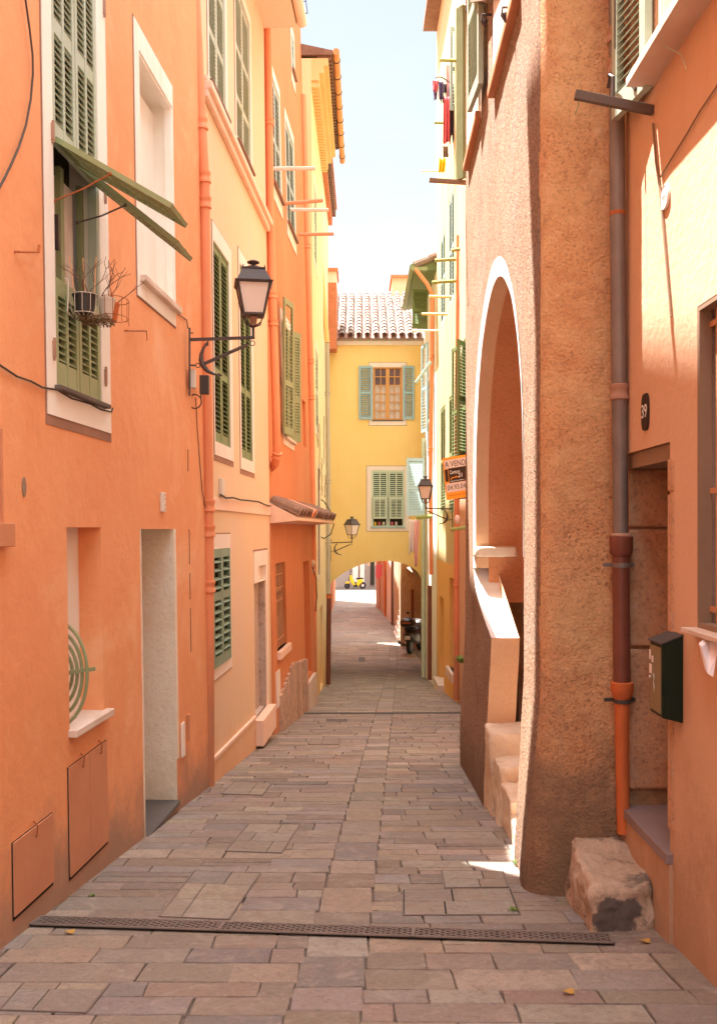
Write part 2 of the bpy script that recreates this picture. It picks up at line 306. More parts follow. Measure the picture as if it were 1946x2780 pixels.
# ------------------------------------------------------------------ mesh helpers
ORG = {}
class MB:
    def __init__(s): s.v = []; s.f = []; s.mi = []; s.col = []
    def add(s, vs, fs, mi=0, col=None):
        o = len(s.v); s.v += [V(p) for p in vs]
        for f in fs: s.f.append([i + o for i in f]); s.mi.append(mi); s.col.append(col)
        return s
    def box(s, x0, x1, y0, y1, z0, z1, mi=0, col=None):
        return s.obox(V((x0, y0, z0)), V((x1-x0, 0, 0)), V((0, y1-y0, 0)), V((0, 0, z1-z0)), mi, col)
    def obox(s, O, A, B, Cc, mi=0, col=None):
        O, A, B, Cc = V(O), V(A), V(B), V(Cc)
        if A.cross(B).dot(Cc) < 0: A, B = B, A
        vs = [O, O+A, O+A+B, O+B, O+Cc, O+A+Cc, O+A+B+Cc, O+B+Cc]
        return s.add(vs, [(0,3,2,1),(4,5,6,7),(0,1,5,4),(1,2,6,5),(2,3,7,6),(3,0,4,7)], mi, col)
    def quad(s, a, b, c, d, mi=0, col=None): return s.add([a, b, c, d], [(0,1,2,3)], mi, col)
    def tube(s, pts, r, n=8, mi=0, cap=True):
        pts = [V(p) for p in pts]; rs = r if isinstance(r, (list, tuple)) else [r]*len(pts)
        rings = []; up = None
        for i, p in enumerate(pts):
            t = (pts[min(i+1, len(pts)-1)] - pts[max(i-1, 0)])
            if t.length < 1e-9: t = V((0, 0, 1))
            t.normalize()
            if up is None:
                up = t.orthogonal().normalized()
            up = (up - t * up.dot(t))
            if up.length < 1e-6: up = t.orthogonal()
            up.normalize(); sd_ = t.cross(up)
            rings.append([p + (up*math.cos(2*math.pi*k/n) + sd_*math.sin(2*math.pi*k/n)) * rs[i] for k in range(n)])
        vs = [q for rg in rings for q in rg]; fs = []
        for i in range(len(pts)-1):
            for k in range(n):
                a = i*n+k; b = i*n+(k+1) % n
                fs.append((a, b, b+n, a+n))
        if cap:
            fs.append(tuple(range(n-1, -1, -1))); fs.append(tuple(range((len(pts)-1)*n, len(pts)*n)))
        return s.add(vs, fs, mi)
    def bar(s, a, b, w, h=None, upv=(0, 0, 1), mi=0):
        a, b = V(a), V(b); h = h or w; t = (b-a).normalized(); sd_ = t.cross(V(upv))
        if sd_.length < 1e-4: sd_ = t.cross(V((0, 1, 0)))
        sd_.normalize(); u2 = sd_.cross(t)
        return s.obox(a - sd_*w/2 - u2*h/2, b-a, sd_*w, u2*h, mi)
    def lathe(s, c, prof, n=16, ax=(0, 0, 1), mi=0):
        c = V(c); ax = V(ax).normalized(); p = ax.orthogonal().normalized(); q = ax.cross(p)
        vs = []; fs = []
        for (r, h) in prof:
            for k in range(n):
                a = 2*math.pi*k/n; vs.append(c + ax*h + (p*math.cos(a) + q*math.sin(a))*r)
        for i in range(len(prof)-1):
            for k in range(n):
                a = i*n+k; b = i*n+(k+1) % n; fs.append((a, b, b+n, a+n))
        fs.append(tuple(range(n-1, -1, -1))); fs.append(tuple(range((len(prof)-1)*n, len(prof)*n)))
        return s.add(vs, fs, mi)
    def prism(s, pts, dv, mi=0, col=None):
        pts = [V(p) for p in pts]; dv = V(dv); n = len(pts)
        vs = pts + [p + dv for p in pts]
        fs = [tuple(range(n-1, -1, -1)), tuple(range(n, 2*n))] + [(i, (i+1) % n, n+(i+1) % n, n+i) for i in range(n)]
        return s.add(vs, fs, mi, col)
    def ball(s, c, r, n=8, sc_=(1, 1, 1), mi=0):
        c = V(c); vs = []; fs = []
        for i in range(n+1):
            th = math.pi*i/n
            for k in range(2*n):
                ph = math.pi*k/n
                vs.append(c + V((r*sc_[0]*math.sin(th)*math.cos(ph), r*sc_[1]*math.sin(th)*math.sin(ph), r*sc_[2]*math.cos(th))))
        m2 = 2*n
        for i in range(n):
            for k in range(m2):
                a = i*m2+k; b = i*m2+(k+1) % m2; fs.append((a, a+m2, b+m2, b))
        return s.add(vs, fs, mi)
    def build(s, name, mat, parent=None, smooth=False, bevel=0, label=None, cat=None, group=None, kind=None, recalc=True, origin=None):
        mats = mat if isinstance(mat, (list, tuple)) else [mat]
        me = bpy.data.meshes.new(name)
        if origin is None:
            if s.v:
                xs = [p.x for p in s.v]; ys = [p.y for p in s.v]; zs = [p.z for p in s.v]
                origin = V(((min(xs)+max(xs))/2, (min(ys)+max(ys))/2, min(zs)))
            else: origin = V((0, 0, 0))
        origin = V(origin)
        me.from_pydata([p - origin for p in s.v], [], s.f)
        for mm in mats: me.materials.append(M[mm])
        for p, k in zip(me.polygons, s.mi): p.material_index = k; p.use_smooth = smooth
        if any(c is not None for c in s.col):
            ca = me.color_attributes.new('tint', 'FLOAT_COLOR', 'CORNER')
            for p, cc in zip(me.polygons, s.col):
                cc = cc or (0.4, 0.3, 0.25)
                for li in p.loop_indices: ca.data[li].color = (cc[0], cc[1], cc[2], 1)
        me.validate()
        if recalc or bevel:
            bm = bmesh.new(); bm.from_mesh(me)
            bmesh.ops.remove_doubles(bm, verts=bm.verts, dist=1e-6)
            if recalc: bmesh.ops.recalc_face_normals(bm, faces=bm.faces)
            bm.to_mesh(me); bm.free()
        o = bpy.data.objects.new(name, me); COL.objects.link(o)
        ORG[o.name] = origin
        if parent is not None:
            o.parent = parent; o.location = origin - ORG[parent.name]
        else: o.location = origin
        if bevel:
            bv = o.modifiers.new('bevel', 'BEVEL'); bv.width = bevel; bv.segments = 2; bv.limit_method = 'ANGLE'
        if smooth:
            try: me.set_sharp_from_angle(angle=R(40))
            except Exception: pass
        tag(o, label, cat, group, kind)
        return o
def tag(o, label=None, cat=None, group=None, kind=None):
    if label: o['label'] = label
    if cat: o['category'] = cat
    if group: o['group'] = group
    if kind: o['kind'] = kind
    return o
def thing(name, label, cat, loc, group=None):
    o = bpy.data.objects.new(name, None); COL.objects.link(o); o.empty_display_size = 0.1
    o.location = V(loc); ORG[o.name] = V(loc)
    return tag(o, label, cat, group)
def text(s, body, size, pos, xdir, updir, name, mat, parent, thick=0.002, sx=1.0):
    """lettering as a mesh, lying in the plane of xdir / updir, centred on pos"""
    cu = bpy.data.curves.new('t', 'FONT'); cu.body = body; cu.size = size; cu.extrude = thick
    cu.align_x = 'CENTER'; cu.align_y = 'CENTER'
    to = bpy.data.objects.new('t', cu); COL.objects.link(to)
    me = to.to_mesh()
    vs = [v.co.copy() for v in me.vertices]; fs = [tuple(p.vertices) for p in me.polygons]
    to.to_mesh_clear(); bpy.data.objects.remove(to); bpy.data.curves.remove(cu)
    xd = V(xdir).normalized(); ud = V(updir).normalized(); nd = xd.cross(ud)
    mb = MB(); mb.add([V(pos) + xd*p.x*sx + ud*p.y + nd*p.z for p in vs], fs)
    return mb.build(name, mat, parent, recalc=False)

# ------------------------------------------------------------------ the street's shape
def gz(y):
    """height of the paving"""
    if y < 24: return 0.35 - 0.1*y
    if y < 30:
        t = (y-24)/6; return -2.05 - 0.1*(y-24) + 0.5*(0.1-0.006)/6*(y-24)**2
    return -2.05 - 0.6 + 0.282
def ray(u, v): return V(((u-CU)/FPX, 1.0, (CV-v)/FPX))
def at(u, v, y): return ray(u, v)*y + V((0, 0, EZ))
def ground(u, v):
    lo, hi = 1.5, 90.0
    for _ in range(50):
        y = (lo+hi)/2
        if EZ + (CV-v)/FPX*y > gz(y): lo = y
        else: hi = y
    return V(((u-CU)/FPX*lo, lo, gz(lo)))
class Wall:
    def __init__(s, a, b, side, k=0.0):
        s.a = V((a[0], a[1], 0)); b = V((b[0], b[1], 0)); s.d = (b-s.a).normalized(); s.L = (b-s.a).length
        n = V((s.d.y, -s.d.x, 0))
        if side == 'L' and n.x < 0: n = -n
        if side == 'R' and n.x > 0: n = -n
        if side == 'F' and n.y > 0: n = -n
        s.n = n; s.k = k
    def pt(s, t, z, o=0.0): return s.a + s.d*t + s.n*(o - s.k*(z-EZ)) + V((0, 0, z))
    def hit(s, u, v):
        r = ray(u, v); E = V((0, 0, 0))
        t = s.n.dot(s.a) / (s.n.dot(V((r.x, r.y, 0))) + s.k*r.z)
        p = r*t + V((0, 0, EZ))
        return (p - s.a).dot(s.d), p.z
    def S(s, u, v=1437): return s.hit(u, v)[0]
    def Z(s, u, v): return s.hit(u, v)[1]
    def y(s, yy): return (yy - s.a.y)/s.d.y

# ------------------------------------------------------------------ builders for houses
def facade(mb, W, s0, s1, z0, z1, ops=(), mi=0):
    ss = sorted(set([s0, s1] + [o[k] for o in ops for k in ('s0', 's1')]))
    zs = sorted(set([z0, z1] + [o[k] for o in ops for k in ('z0', 'z1')]))
    ss = [x for x in ss if s0-1e-6 <= x <= s1+1e-6]; zs = [x for x in zs if z0-1e-6 <= x <= z1+1e-6]
    for i in range(len(ss)-1):
        for j in range(len(zs)-1):
            cs, cz = (ss[i]+ss[i+1])/2, (zs[j]+zs[j+1])/2
            if any(o['s0'] < cs < o['s1'] and o['z0'] < cz < o['z1'] for o in ops): continue
            mb.quad(W.pt(ss[i], zs[j]), W.pt(ss[i+1], zs[j]), W.pt(ss[i+1], zs[j+1]), W.pt(ss[i], zs[j+1]), mi)
    for o in ops:
        a, b, c, d, e = o['s0'], o['s1'], max(o['z0'], z0), o['z1'], -o['d']
        rm = o.get('rm', mi); P = W.pt
        mb.quad(P(a, c), P(a, d), P(a, d, e), P(a, c, e), rm)
        mb.quad(P(b, c), P(b, d), P(b, d, e), P(b, c, e), o.get('rmf', rm))
        mb.quad(P(a, d), P(b, d), P(b, d, e), P(a, d, e), rm)
        mb.quad(P(a, c), P(b, c), P(b, c, e), P(a, c, e), rm)
        mb.quad(P(a, c, e), P(b, c, e), P(b, d, e), P(a, d, e), o.get('bm', 1))
def shell(mb, W, s0, s1, z0, z1, D, mi=0, eps=0.003):
    P = W.pt
    s0 += eps; s1 -= eps
    mb.quad(P(s0, z0, 0), P(s0, z1, 0), P(s0, z1, -D), P(s0, z0, -D), mi)
    mb.quad(P(s1, z0, 0), P(s1, z1, 0), P(s1, z1, -D), P(s1, z0, -D), mi)
    mb.quad(P(s0, z0, -D), P(s0, z1, -D), P(s1, z1, -D), P(s1, z0, -D), mi)
    mb.quad(P(s0, z1, 0), P(s1, z1, 0), P(s1, z1, -D), P(s0, z1, -D), mi)
def op(W, u0, u1, vt, vb, ut=None, ub=None, vm=None, **kw):
    """an opening measured on the wall it belongs to"""
    vm = vm if vm is not None else (vt+vb)/2
    d = dict(s0=W.S(u0, vm), s1=W.S(u1, vm), z1=W.Z(ut or u0, vt), z0=W.Z(ub or u0, vb), d=0.12)
    if d['s0'] > d['s1']: d['s0'], d['s1'] = d['s1'], d['s0']
    d.update(kw); return d
def wbox(mb, W, s0, s1, z0, z1, o0, o1, mi=0, col=None):
    P = W.pt
    vs = [P(s0, z0, o0), P(s1, z0, o0), P(s1, z1, o0), P(s0, z1, o0), P(s0, z0, o1), P(s1, z0, o1), P(s1, z1, o1), P(s0, z1, o1)]
    return mb.add(vs, [(0,3,2,1),(4,5,6,7),(0,1,5,4),(1,2,6,5),(2,3,7,6),(3,0,4,7)], mi, col)
def louvre(mb, O, A, U, N, w, h, cols=1, rails=(0.5,), st=0.05, rl=0.07, pitch=0.045, th=0.03, slw=0.042, ang=38, mi=0):
    O, A, U, N = V(O), V(A).normalized(), V(U).normalized(), V(N).normalized()
    xs = [w*i/cols for i in range(cols+1)]
    spans = []
    for i, x in enumerate(xs):
        ww = st if i in (0, cols) else st*0.8
        x0 = 0 if i == 0 else (w-ww if i == cols else x-ww/2)
        mb.obox(O + A*x0, A*ww, U*h, N*th, mi); spans.append((x0, x0+ww))
    rr = [(0, rl*1.3)] + [(h*f - rl/2, h*f + rl/2) for f in rails] + [(h-rl, h)]
    for c in range(cols):
        x0, x1 = spans[c][1], spans[c+1][0]
        for (a, b) in rr: mb.obox(O + A*x0 + U*a + N*0.002, A*(x1-x0), U*(b-a), N*(th-0.004), mi)
        dv = (N*math.cos(R(ang)) - U*math.sin(R(ang))); pv = (U*math.cos(R(ang)) + N*math.sin(R(ang)))
        for q in range(len(rr)-1):
            a, b = rr[q][1], rr[q+1][0]; n = max(1, int((b-a)/pitch)); stp = (b-a)/n
            for k in range(n):
                z = a + stp*(k+0.5)
                mb.obox(O + A*(x0-0.003) + U*z + N*th/2 - dv*slw/2, A*(x1-x0+0.006), dv*slw, pv*0.006, mi)
    return mb
def window(root, W, o, sur=None, smat='cream_surround', line=True, shut=None, sill=None, shmat='green_paint', cols=1, rails=(0.5,), pitch=0.05, name='window', lw=0.012, out=0.0, label=None, ang=38, slw=0.042, gap=True):
    """painted surround, dark border line, closed louvred leaves"""
    mb = MB(); a, b, c, d = o['s0'], o['s1'], o['z0'], o['z1']
    if sur:
        l, r, bt, tp = sur
        if line:
            lm = lw
            lb = sur[2] + (0.05 if line == 'thick' else lm)
            wbox(mb, W, a-l-lm, a-l, c-bt, d+tp+lm, 0.0, 0.004, 1); wbox(mb, W, b+r, b+r+lm, c-bt, d+tp+lm, 0.0, 0.004, 1)
            wbox(mb, W, a-l-lm, b+r+lm, c-lb, c-bt, 0.0, 0.004, 1); wbox(mb, W, a-l, b+r, d+tp, d+tp+lm, 0.0, 0.004, 1)
        wbox(mb, W, a-l, a, c-bt, d+tp, 0.0, 0.009, 0); wbox(mb, W, b, b+r, c-bt, d+tp, 0.0, 0.009, 0)
        wbox(mb, W, a, b, c-bt, c, 0.0, 0.009, 0); wbox(mb, W, a, b, d, d+tp, 0.0, 0.009, 0)
    # casing set into the opening
    q = 0.02
    for (x0, x1, y0, y1) in ((a, a+q, c, d), (b-q, b, c, d), (a+q, b-q, c, c+q), (a+q, b-q, d-q, d)):
        wbox(mb, W, x0, x1, y0, y1, -0.05, -0.001, 2)
    wo = mb.build(name, [smat, 'brown_line', shmat], root, label=label)
    if shut:
        n = 2 if shut == 'closed' else 1
        ww = (b-a-0.02)/n
        for i in range(n):
            m2 = MB()
            louvre(m2, W.pt(a+0.01+ww*i+0.003, c+0.005, out-0.035), W.d, V((0, 0, 1)) - W.n*W.k, W.n, ww-0.006, d-c-0.01, cols, rails, pitch=pitch, st=min(0.05, ww*0.16), ang=ang, slw=slw)
            m2.build('shutter', shmat, wo)
    if sill:
        m3 = MB(); wbox(m3, W, a-sill[0], b+sill[0], c-sill[1], c, -0.01, sill[2], 0)
        m3.build('sill', sill[3] if len(sill) > 3 else 'grey_wood', wo, bevel=0.004)
    return wo
def pipe(name, label, pts, r, mat, collars=(), group=None, cr=1.25, cl=0.04):
    """downpipe; collars: (fraction along, material)"""
    root = thing(name, label, 'drainpipe', pts[-1], group)
    mb = MB(); mb.tube(pts, r, 14); mb.build('pipe_shaft', mat, root, smooth=True)
    pts = [V(p) for p in pts]
    tot = sum((pts[i+1]-pts[i]).length for i in range(len(pts)-1))
    for (f, mt) in collars:
        cl_, cr_2 = (0.010, 1.05) if mt == 'rust' else (cl, cr); dd = f*tot; i = 0
        while i < len(pts)-2 and dd > (pts[i+1]-pts[i]).length: dd -= (pts[i+1]-pts[i]).length; i += 1
        t = (pts[i+1]-pts[i]).normalized(); p = pts[i] + t*dd
        m2 = MB(); m2.lathe(p - t*cl_, [(r*1.02, 0), (r*cr_2, 0.004), (r*cr_2, cl_*0.5), (r*(1+(cr_2-1)*0.5), cl_*0.7), (r*(1+(cr_2-1)*0.5), cl_*1.3), (r*cr_2, cl_*1.5), (r*cr_2, cl_*2-0.004), (r*1.02, cl_*2)], 14, t)
        m2.build('collar', mt, root, smooth=True)
    return root

# ------------------------------------------------------------------ ground and paving
g = MB()
ys = [-30, -10] + [i for i in range(-8, 70, 1)] + [90, 150, 400]
for i in range(len(ys)-1):
    g.quad((-200, ys[i], gz(ys[i])-0.012), (200, ys[i], gz(ys[i])-0.012), (200, ys[i+1], gz(ys[i+1])-0.012), (-200, ys[i+1], gz(ys[i+1])-0.012))
g.build('ground', 'mortar', kind='structure', recalc=False)

PAL = [(0.37, 0.32, 0.27), (0.42, 0.37, 0.32), (0.33, 0.30, 0.28), (0.28, 0.28, 0.285), (0.48, 0.44, 0.38), (0.39, 0.31, 0.25), (0.29, 0.25, 0.23), (0.50, 0.435, 0.34), (0.35, 0.34, 0.335), (0.40, 0.33, 0.275), (0.34, 0.265, 0.22), (0.44, 0.42, 0.39)]
def xl(y):
    if y < 8.05: return -1.75 + 0.0588*y
    if y < 11.8: return -1.277 + (y-8.05)*0.05
    if y < 16.9: return -1.09 + (y-11.8)*0.0569
    if y < 25: return -0.80 + (y-16.9)*0.0068
    return -0.9 - (y-25)*0.02
def xr(y):
    if y < 4.9: return 1.33
    if y < 9.3: return 1.0
    if y < 30: return 1.75
    return 1.75 - (y-30)*0.04
def bandx(y): return -0.40 + 0.045*y
pav = MB(); rnd = random.Random(11)
def slab(x0, x1, y0, y1, skew=0.0):
    j = lambda m=0.006: rnd.uniform(-m, m)
    gp = rnd.uniform(0.0010, 0.0034)
    x0 += gp; x1 -= gp; y0 += gp; y1 -= gp
    if x1-x0 < 0.03: return
    c = rnd.choice(PAL); f = rnd.choice((rnd.uniform(0.66, 0.92), rnd.uniform(0.85, 1.12), rnd.uniform(0.95, 1.34)))
    if y0 > 22: f *= 0.92
    f *= 0.68; c = (c[0]*f*rnd.uniform(0.98, 1.06), c[1]*f*rnd.uniform(0.88, 0.97), c[2]*f*rnd.uniform(0.76, 0.94))
    P = [V((x0+j(), y0+j()+skew*x0, 0)), V((x1+j(), y0+j()+skew*x1, 0)), V((x1+j(), y1+j()+skew*x1, 0)), V((x0+j(), y1+j()+skew*x0, 0))]
    if y0 < 12:      # broken edges: extra points along each side
        Q = []
        for i in range(4):
            a, b = P[i], P[(i+1) % 4]; n = max(2, int((b-a).length/0.07)); pr = V((-(b-a).y, (b-a).x, 0)).normalized()
            for k in range(n):
                Q.append(a + (b-a)*(k/n) + (pr*rnd.uniform(-0.0028, 0.0028) if k else V((0, 0, 0))))
        # clipped corners
        P = Q
    tilt = V((rnd.uniform(-0.003, 0.003), rnd.uniform(-0.003, 0.003), 0)); h0 = rnd.uniform(-0.001, 0.001)
    cx, cy = (x0+x1)/2, (y0+y1)/2
    top = []; n = len(P)
    for p in P:
        z = gz(p.y) + h0 + tilt.x*(p.x-cx) + tilt.y*(p.y-cy); top.append(V((p.x, p.y, z)))
    cen = V((cx, cy + skew*cx, 0))
    ins = [t + (V((cen.x, cen.y, t.z))-t).normalized()*0.0035 + V((0, 0, 0.0)) for t in top]
    low_ = [t - V((0, 0, 0.004)) for t in top]; bot = [t - V((0, 0, 0.03)) for t in top]
    vs = ins + low_ + bot
    fs = [tuple(range(n))] + [(n+i, n+(i+1) % n, (i+1) % n, i) for i in range(n)] + [(2*n+i, 2*n+(i+1) % n, n+(i+1) % n, n+i) for i in range(n)]
    pav.add(vs, fs, 0, c)
def field(fx0, fx1, ya, yb, hmin, hmax, lmin, lmax, skew=0.0):
    y = ya
    while y < yb:
        big = 1.0 if y < 12 else (1.0 if y < 26 else 1.6)
        h = rnd.uniform(hmin, hmax)*big
        ym = y + h/2; a, b = fx0(ym), fx1(ym); x = a
        first = True
        while x < b - 0.02:
            l = rnd.uniform(lmin, lmax)*big * (rnd.uniform(0.3, 0.9) if first else 1); first = False
            if b - (x+l) < 0.12*big: l = b - x
            if rnd.random() < 0.10 and l > 0.3:     # a course split in two thin stones
                slab(x, x+l, y, y+h*0.5, skew); slab(x, x+l, y+h*0.5, y+h, skew)
            else: slab(x, x+l, y, y+h, skew)
            x += l
        y += h
field(lambda y: xl(y)-0.12, bandx, 1.5, 58, 0.13, 0.22, 0.26, 0.58, -0.006)
field(lambda y: bandx(y), lambda y: bandx(y)+0.258, 1.52, 58, 0.2, 0.46, 0.4, 0.5)
field(lambda y: bandx(y)+0.258, lambda y: xr(y)+0.15, 1.5, 58, 0.13, 0.215, 0.24, 0.46, -0.004)
po = pav.build('paving', 'paving', kind='structure', recalc=False)
pl = MB()
for i in range(57, 66): pl.quad((-9, i, gz(i)), (9, i, gz(i)), (9, i+1, gz(i+1)), (-9, i+1, gz(i+1)))
for i in range(66, 67): pass
pl.build('plaza', 'mortar', kind='structure', recalc=False)

# ------------------------------------------------------------------ A: the long orange house on the left
A = Wall((-1.9264, -3), (-1.277, 8.05), 'L', 0.016)
SA = lambda y: A.S(CU + (-1.75+0.0588*y)/y*FPX)
aw1 = op(A, 145, 268, 100, 1042, vm=700, ub=145, d=0.16, bm=1, rm=2); aw1['z1'] = EZ+3.55
aw2 = op(A, 380, 468, 139, 746, ut=377, ub=382, vm=500, d=0.17, bm=2, rm=2)
anich = op(A, 185, 278, 1431, 1985, vm=1650, d=0.13, bm=2, rm=0)
adoor = op(A, 388, 477, 1436, 2230, ub=400, vm=1850, d=0.36, bm=3, rm=3); adoor['z0'] = EZ-1.965
aleft = op(A, -90, 10, 1165, 1420, ut=8, ub=8, d=0.1, bm=1, rm=0)
house_a = thing('house', 'long orange plastered house along the left side with a walled-up window', 'house', (-1.5, 4, gz(4)))
mb = MB(); st_ = A.S(CU + (-1.75+0.0588*7.46)/7.46*FPX)
facade(mb, A, 0, st_, gz(8)-0.6, EZ+10.45, [aw1, aw2, anich, adoor, aleft]); shell(mb, A, 0, st_, gz(8)-0.6, EZ+10.45, 6)
facade(mb, A, st_, A.L, gz(8)-0.6, EZ+5.9); shell(mb, A, st_, A.L, gz(8)-0.6, EZ+5.9, 6, 0)
mb.build('wall', ['orange_plaster', 'dark_room', 'cream_surround', 'whitewash'], house_a, recalc=False)
mb = MB()
wbox(mb, A, 0, st_+0.02, EZ+10.42, EZ+10.6, -6, 0.34, 0)
wbox(mb, A, st_+0.03, A.L+0.02, EZ+5.88, EZ+6.02, -6, 0.25, 0)
mb.build('roof', 'tile_old', house_a)
# big shuttered window with its lower leaves propped out
a, b, c, d = aw1['s0'], aw1['s1'], aw1['z0'], aw1['z1']
l_ = a - A.S(114, 300); r_ = A.S(292, 700) - b
zb = A.Z(124, 1122)
win = window(house_a, A, dict(aw1), (l_, r_, c-zb, 0.25), 'cream_surround', 'thick', shmat='sage_paint', label='tall window whose lower shutter flaps are propped open')
UPA = V((0, 0, 1)) - A.n*A.k
hz = EZ + 1.918; lz = EZ + 1.245
mid = (a+b)/2; wl = mid - a - 0.012
for i in range(2):
    s0 = a + 0.012 + i*(wl+0.006) - (0.0)
    m2 = MB(); louvre(m2, A.pt(s0, hz+0.004, -0.03), A.d, UPA, A.n, wl-0.004, d-hz-0.01, 2, (0.36, 0.72), st=0.036, rl=0.075, pitch=0.033, th=0.034, slw=0.034, ang=40)
    m2.build('shutter', 'sage_paint', win, label='closed upper shutter leaf of pale green louvres')
    m2 = MB(); louvre(m2, A.pt(s0, c+0.01, -0.03), A.d, UPA, A.n, wl-0.004, lz-c-0.01, 2, (), st=0.036, rl=0.085, pitch=0.034, th=0.034, slw=0.034, ang=40)
    m2.build('shutter', 'green_paint', win, label='closed lower shutter leaf of olive green louvres')
    # flap, hinged along its top edge and held out by a hook
    fd = (A.n*0.56 + V((0, 0, -0.33 if i == 0 else -0.45))).normalized(); fn = fd.cross(A.d).normalized()
    if fn.z < 0: fn = -fn
    m2 = MB(); louvre(m2, A.pt(s0+0.004, hz-0.006, 0.004), A.d, fd, fn, wl-0.012, 0.674, 2, (), st=0.030, rl=0.05, pitch=0.034, th=0.026, slw=0.022, ang=-55)
    m2.build('shutter_flap', 'olive_paint' if i else 'green_paint', win)
    m2 = MB(); q = A.pt(s0+0.01, hz-0.30, 0.0); e = A.pt(s0+0.01, hz-0.006, 0.004)+fd*0.33
    m2.tube([q, q+(e-q)*0.5+V((0, 0, -0.01)), e], 0.0045, 6); m2.ball(q, 0.011, 4); m2.ball(e, 0.011, 4)
    m2.build('hook', 'rust' if i == 0 else 'black_iron', win)
# hinges on the surround
for (u, v) in ((136, 355), (140, 945), (277, 18), (280, 525), (281, 1020)):
    s, z = A.hit(u, v); m2 = MB(); wbox(m2, A, s-0.009, s+0.009, z-0.045, z+0.035, 0.009, 0.022); m2.lathe(A.pt(s, z-0.06, 0.016), [(0.007, 0), (0.007, 0.11)], 8); m2.build('hinge', 'joint_crust', win)
m2 = MB()
zs_ = c - 0.03
wbox(m2, A, a-0.03, b+0.05, zs_+0.002, zs_+0.026, -0.02, 0.045); m2.build('sill', 'grey_wood', win, bevel=0.005)
m2 = MB()
for (f, wd, o) in ((0.06, 0.03, -0.12), (0.30, 0.03, -0.10), (0.36, 0.02, -0.11), (0.52, 0.05, -0.09), (0.94, 0.05, -0.08)):
    wbox(m2, A, a+(b-a)*f, a+(b-a)*f+wd, lz-0.2, hz, o-0.03, o)
m2.build('casement', 'olive_paint', win)
m2 = MB(); s = a+(b-a)*0.38; wbox(m2, A, s, s+0.16, lz, hz-0.05, -0.125, -0.12); s = a+(b-a)*0.60; wbox(m2, A, s, s+0.18, lz, hz-0.05, -0.118, -0.112); m2.build('curtain', 'curtain', win)
m2 = MB(); s = a+(b-a)*0.33
wbox(m2, A, s, s+0.02, EZ+1.44, EZ+1.62, -0.085, -0.055); m2.build('latch', 'black_iron', win)
# blind window
a, b, c, d = aw2['s0'], aw2['s1'], aw2['z0'], aw2['z1']
l_ = a-A.S(366, 400); r_ = A.S(473, 700)-b
bw = window(house_a, A, dict(aw2), (l_, r_, c-A.Z(372, 800), A.Z(364, 50)-d), 'cream_surround', True, name='blind_window', shmat='cream_surround', label='walled-up window recess framed in cream')
m2 = MB(); wbox(m2, A, a+0.05, b-0.0, c+0.0, d-0.06, -0.168, -0.13); m2.build('infill_panel', 'cream_surround', bw)
m2 = MB(); wbox(m2, A, a-0.05, b+0.05, c-0.05, c-0.005, -0.02, 0.05); m2.build('sill', 'marble', bw, bevel=0.006)
# niche with the curved grille above a stone shelf
a, b, c, d = anich['s0'], anich['s1'], anich['z0'], anich['z1']
m2 = MB(); wbox(m2, A, a-0.02, b+0.055, c-0.035, c+0.002, -0.128, 0.045); m2.build('shelf', 'marble', house_a, bevel=0.004)
m2 = MB()
for k, rr in enumerate((0.185, 0.150, 0.115, 0.080)):
    cen = A.pt(a + 0.10, EZ-0.745, -0.10)
    pts = [cen + (A.n*math.cos(t)*rr*(0.86) + V((0, 0, 1))*math.sin(t)*rr*1.45) + A.d*(0.012*k) for t in [R(x) for x in range(-90, 91, 12)]]
    m2.tube(pts, 0.0095, 8)
cen = A.pt(a + 0.10, EZ-0.745, -0.10)
m2.bar(cen, cen + A.n*0.20 + V((0, 0, 0.03)), 0.014, 0.02)
m2.build('window_grille', 'olive_paint', house_a, smooth=True, label='bulging green iron grille of four curved bars')
# panel doors below
def meter_door(u0, v0t, u1, v1t, vb0, vb1, split, lab, u0b=None):
    s0, z0t = A.hit(u0, v0t); s1, z1t = A.hit(u1, v1t); zb0 = A.Z(u0, vb0); zb1 = A.Z(u1, vb1)
    m = MB(); gp = 0.006
    m.prism([A.pt(s0-gp, zb0-gp, 0.001), A.pt(s1+gp, zb1-gp, 0.001), A.pt(s1+gp, z1t+gp*0.6, 0.001), A.pt(s0-gp, z0t+gp*0.6, 0.001)], A.n*0.002, 1)
    n = 2 if split else 1
    for i in range(n):
        x0 = s0 + (s1-s0)*i/n + 0.002; x1 = s0 + (s1-s0)*(i+1)/n - 0.002
        f0 = (x0-s0)/(s1-s0); f1 = (x1-s0)/(s1-s0)
        m.prism([A.pt(x0, zb0+(zb1-zb0)*f0+0.012, 0.003), A.pt(x1, zb0+(zb1-zb0)*f1+0.012, 0.003), A.pt(x1, z0t+(z1t-z0t)*f1, 0.003), A.pt(x0, z0t+(z1t-z0t)*f0, 0.003)], A.n*0.007, 0)
    o = m.build('panel_door', ['terracotta_door', 'black_void'], house_a, label=lab)
    for f in ((0.3, 0.78) if split else (0.5,)):
        m = MB(); s = s0+(s1-s0)*f; z = z0t+(z1t-z0t)*f
        m.tube([A.pt(s, z+0.03, 0.004), A.pt(s, z+0.01, 0.025), A.pt(s, z-0.035, 0.02), A.pt(s+0.01, z-0.045, 0.012)], 0.0035, 6)
        m.build('latch', 'rust', o)
meter_door(184, 2085, 287, 2010, 2393, 2292, True, 'tall double terracotta metal door below the shelf')
meter_door(33, 2290, 140, 2208, 2500, 2402, False, 'low single terracotta metal door at the near end')
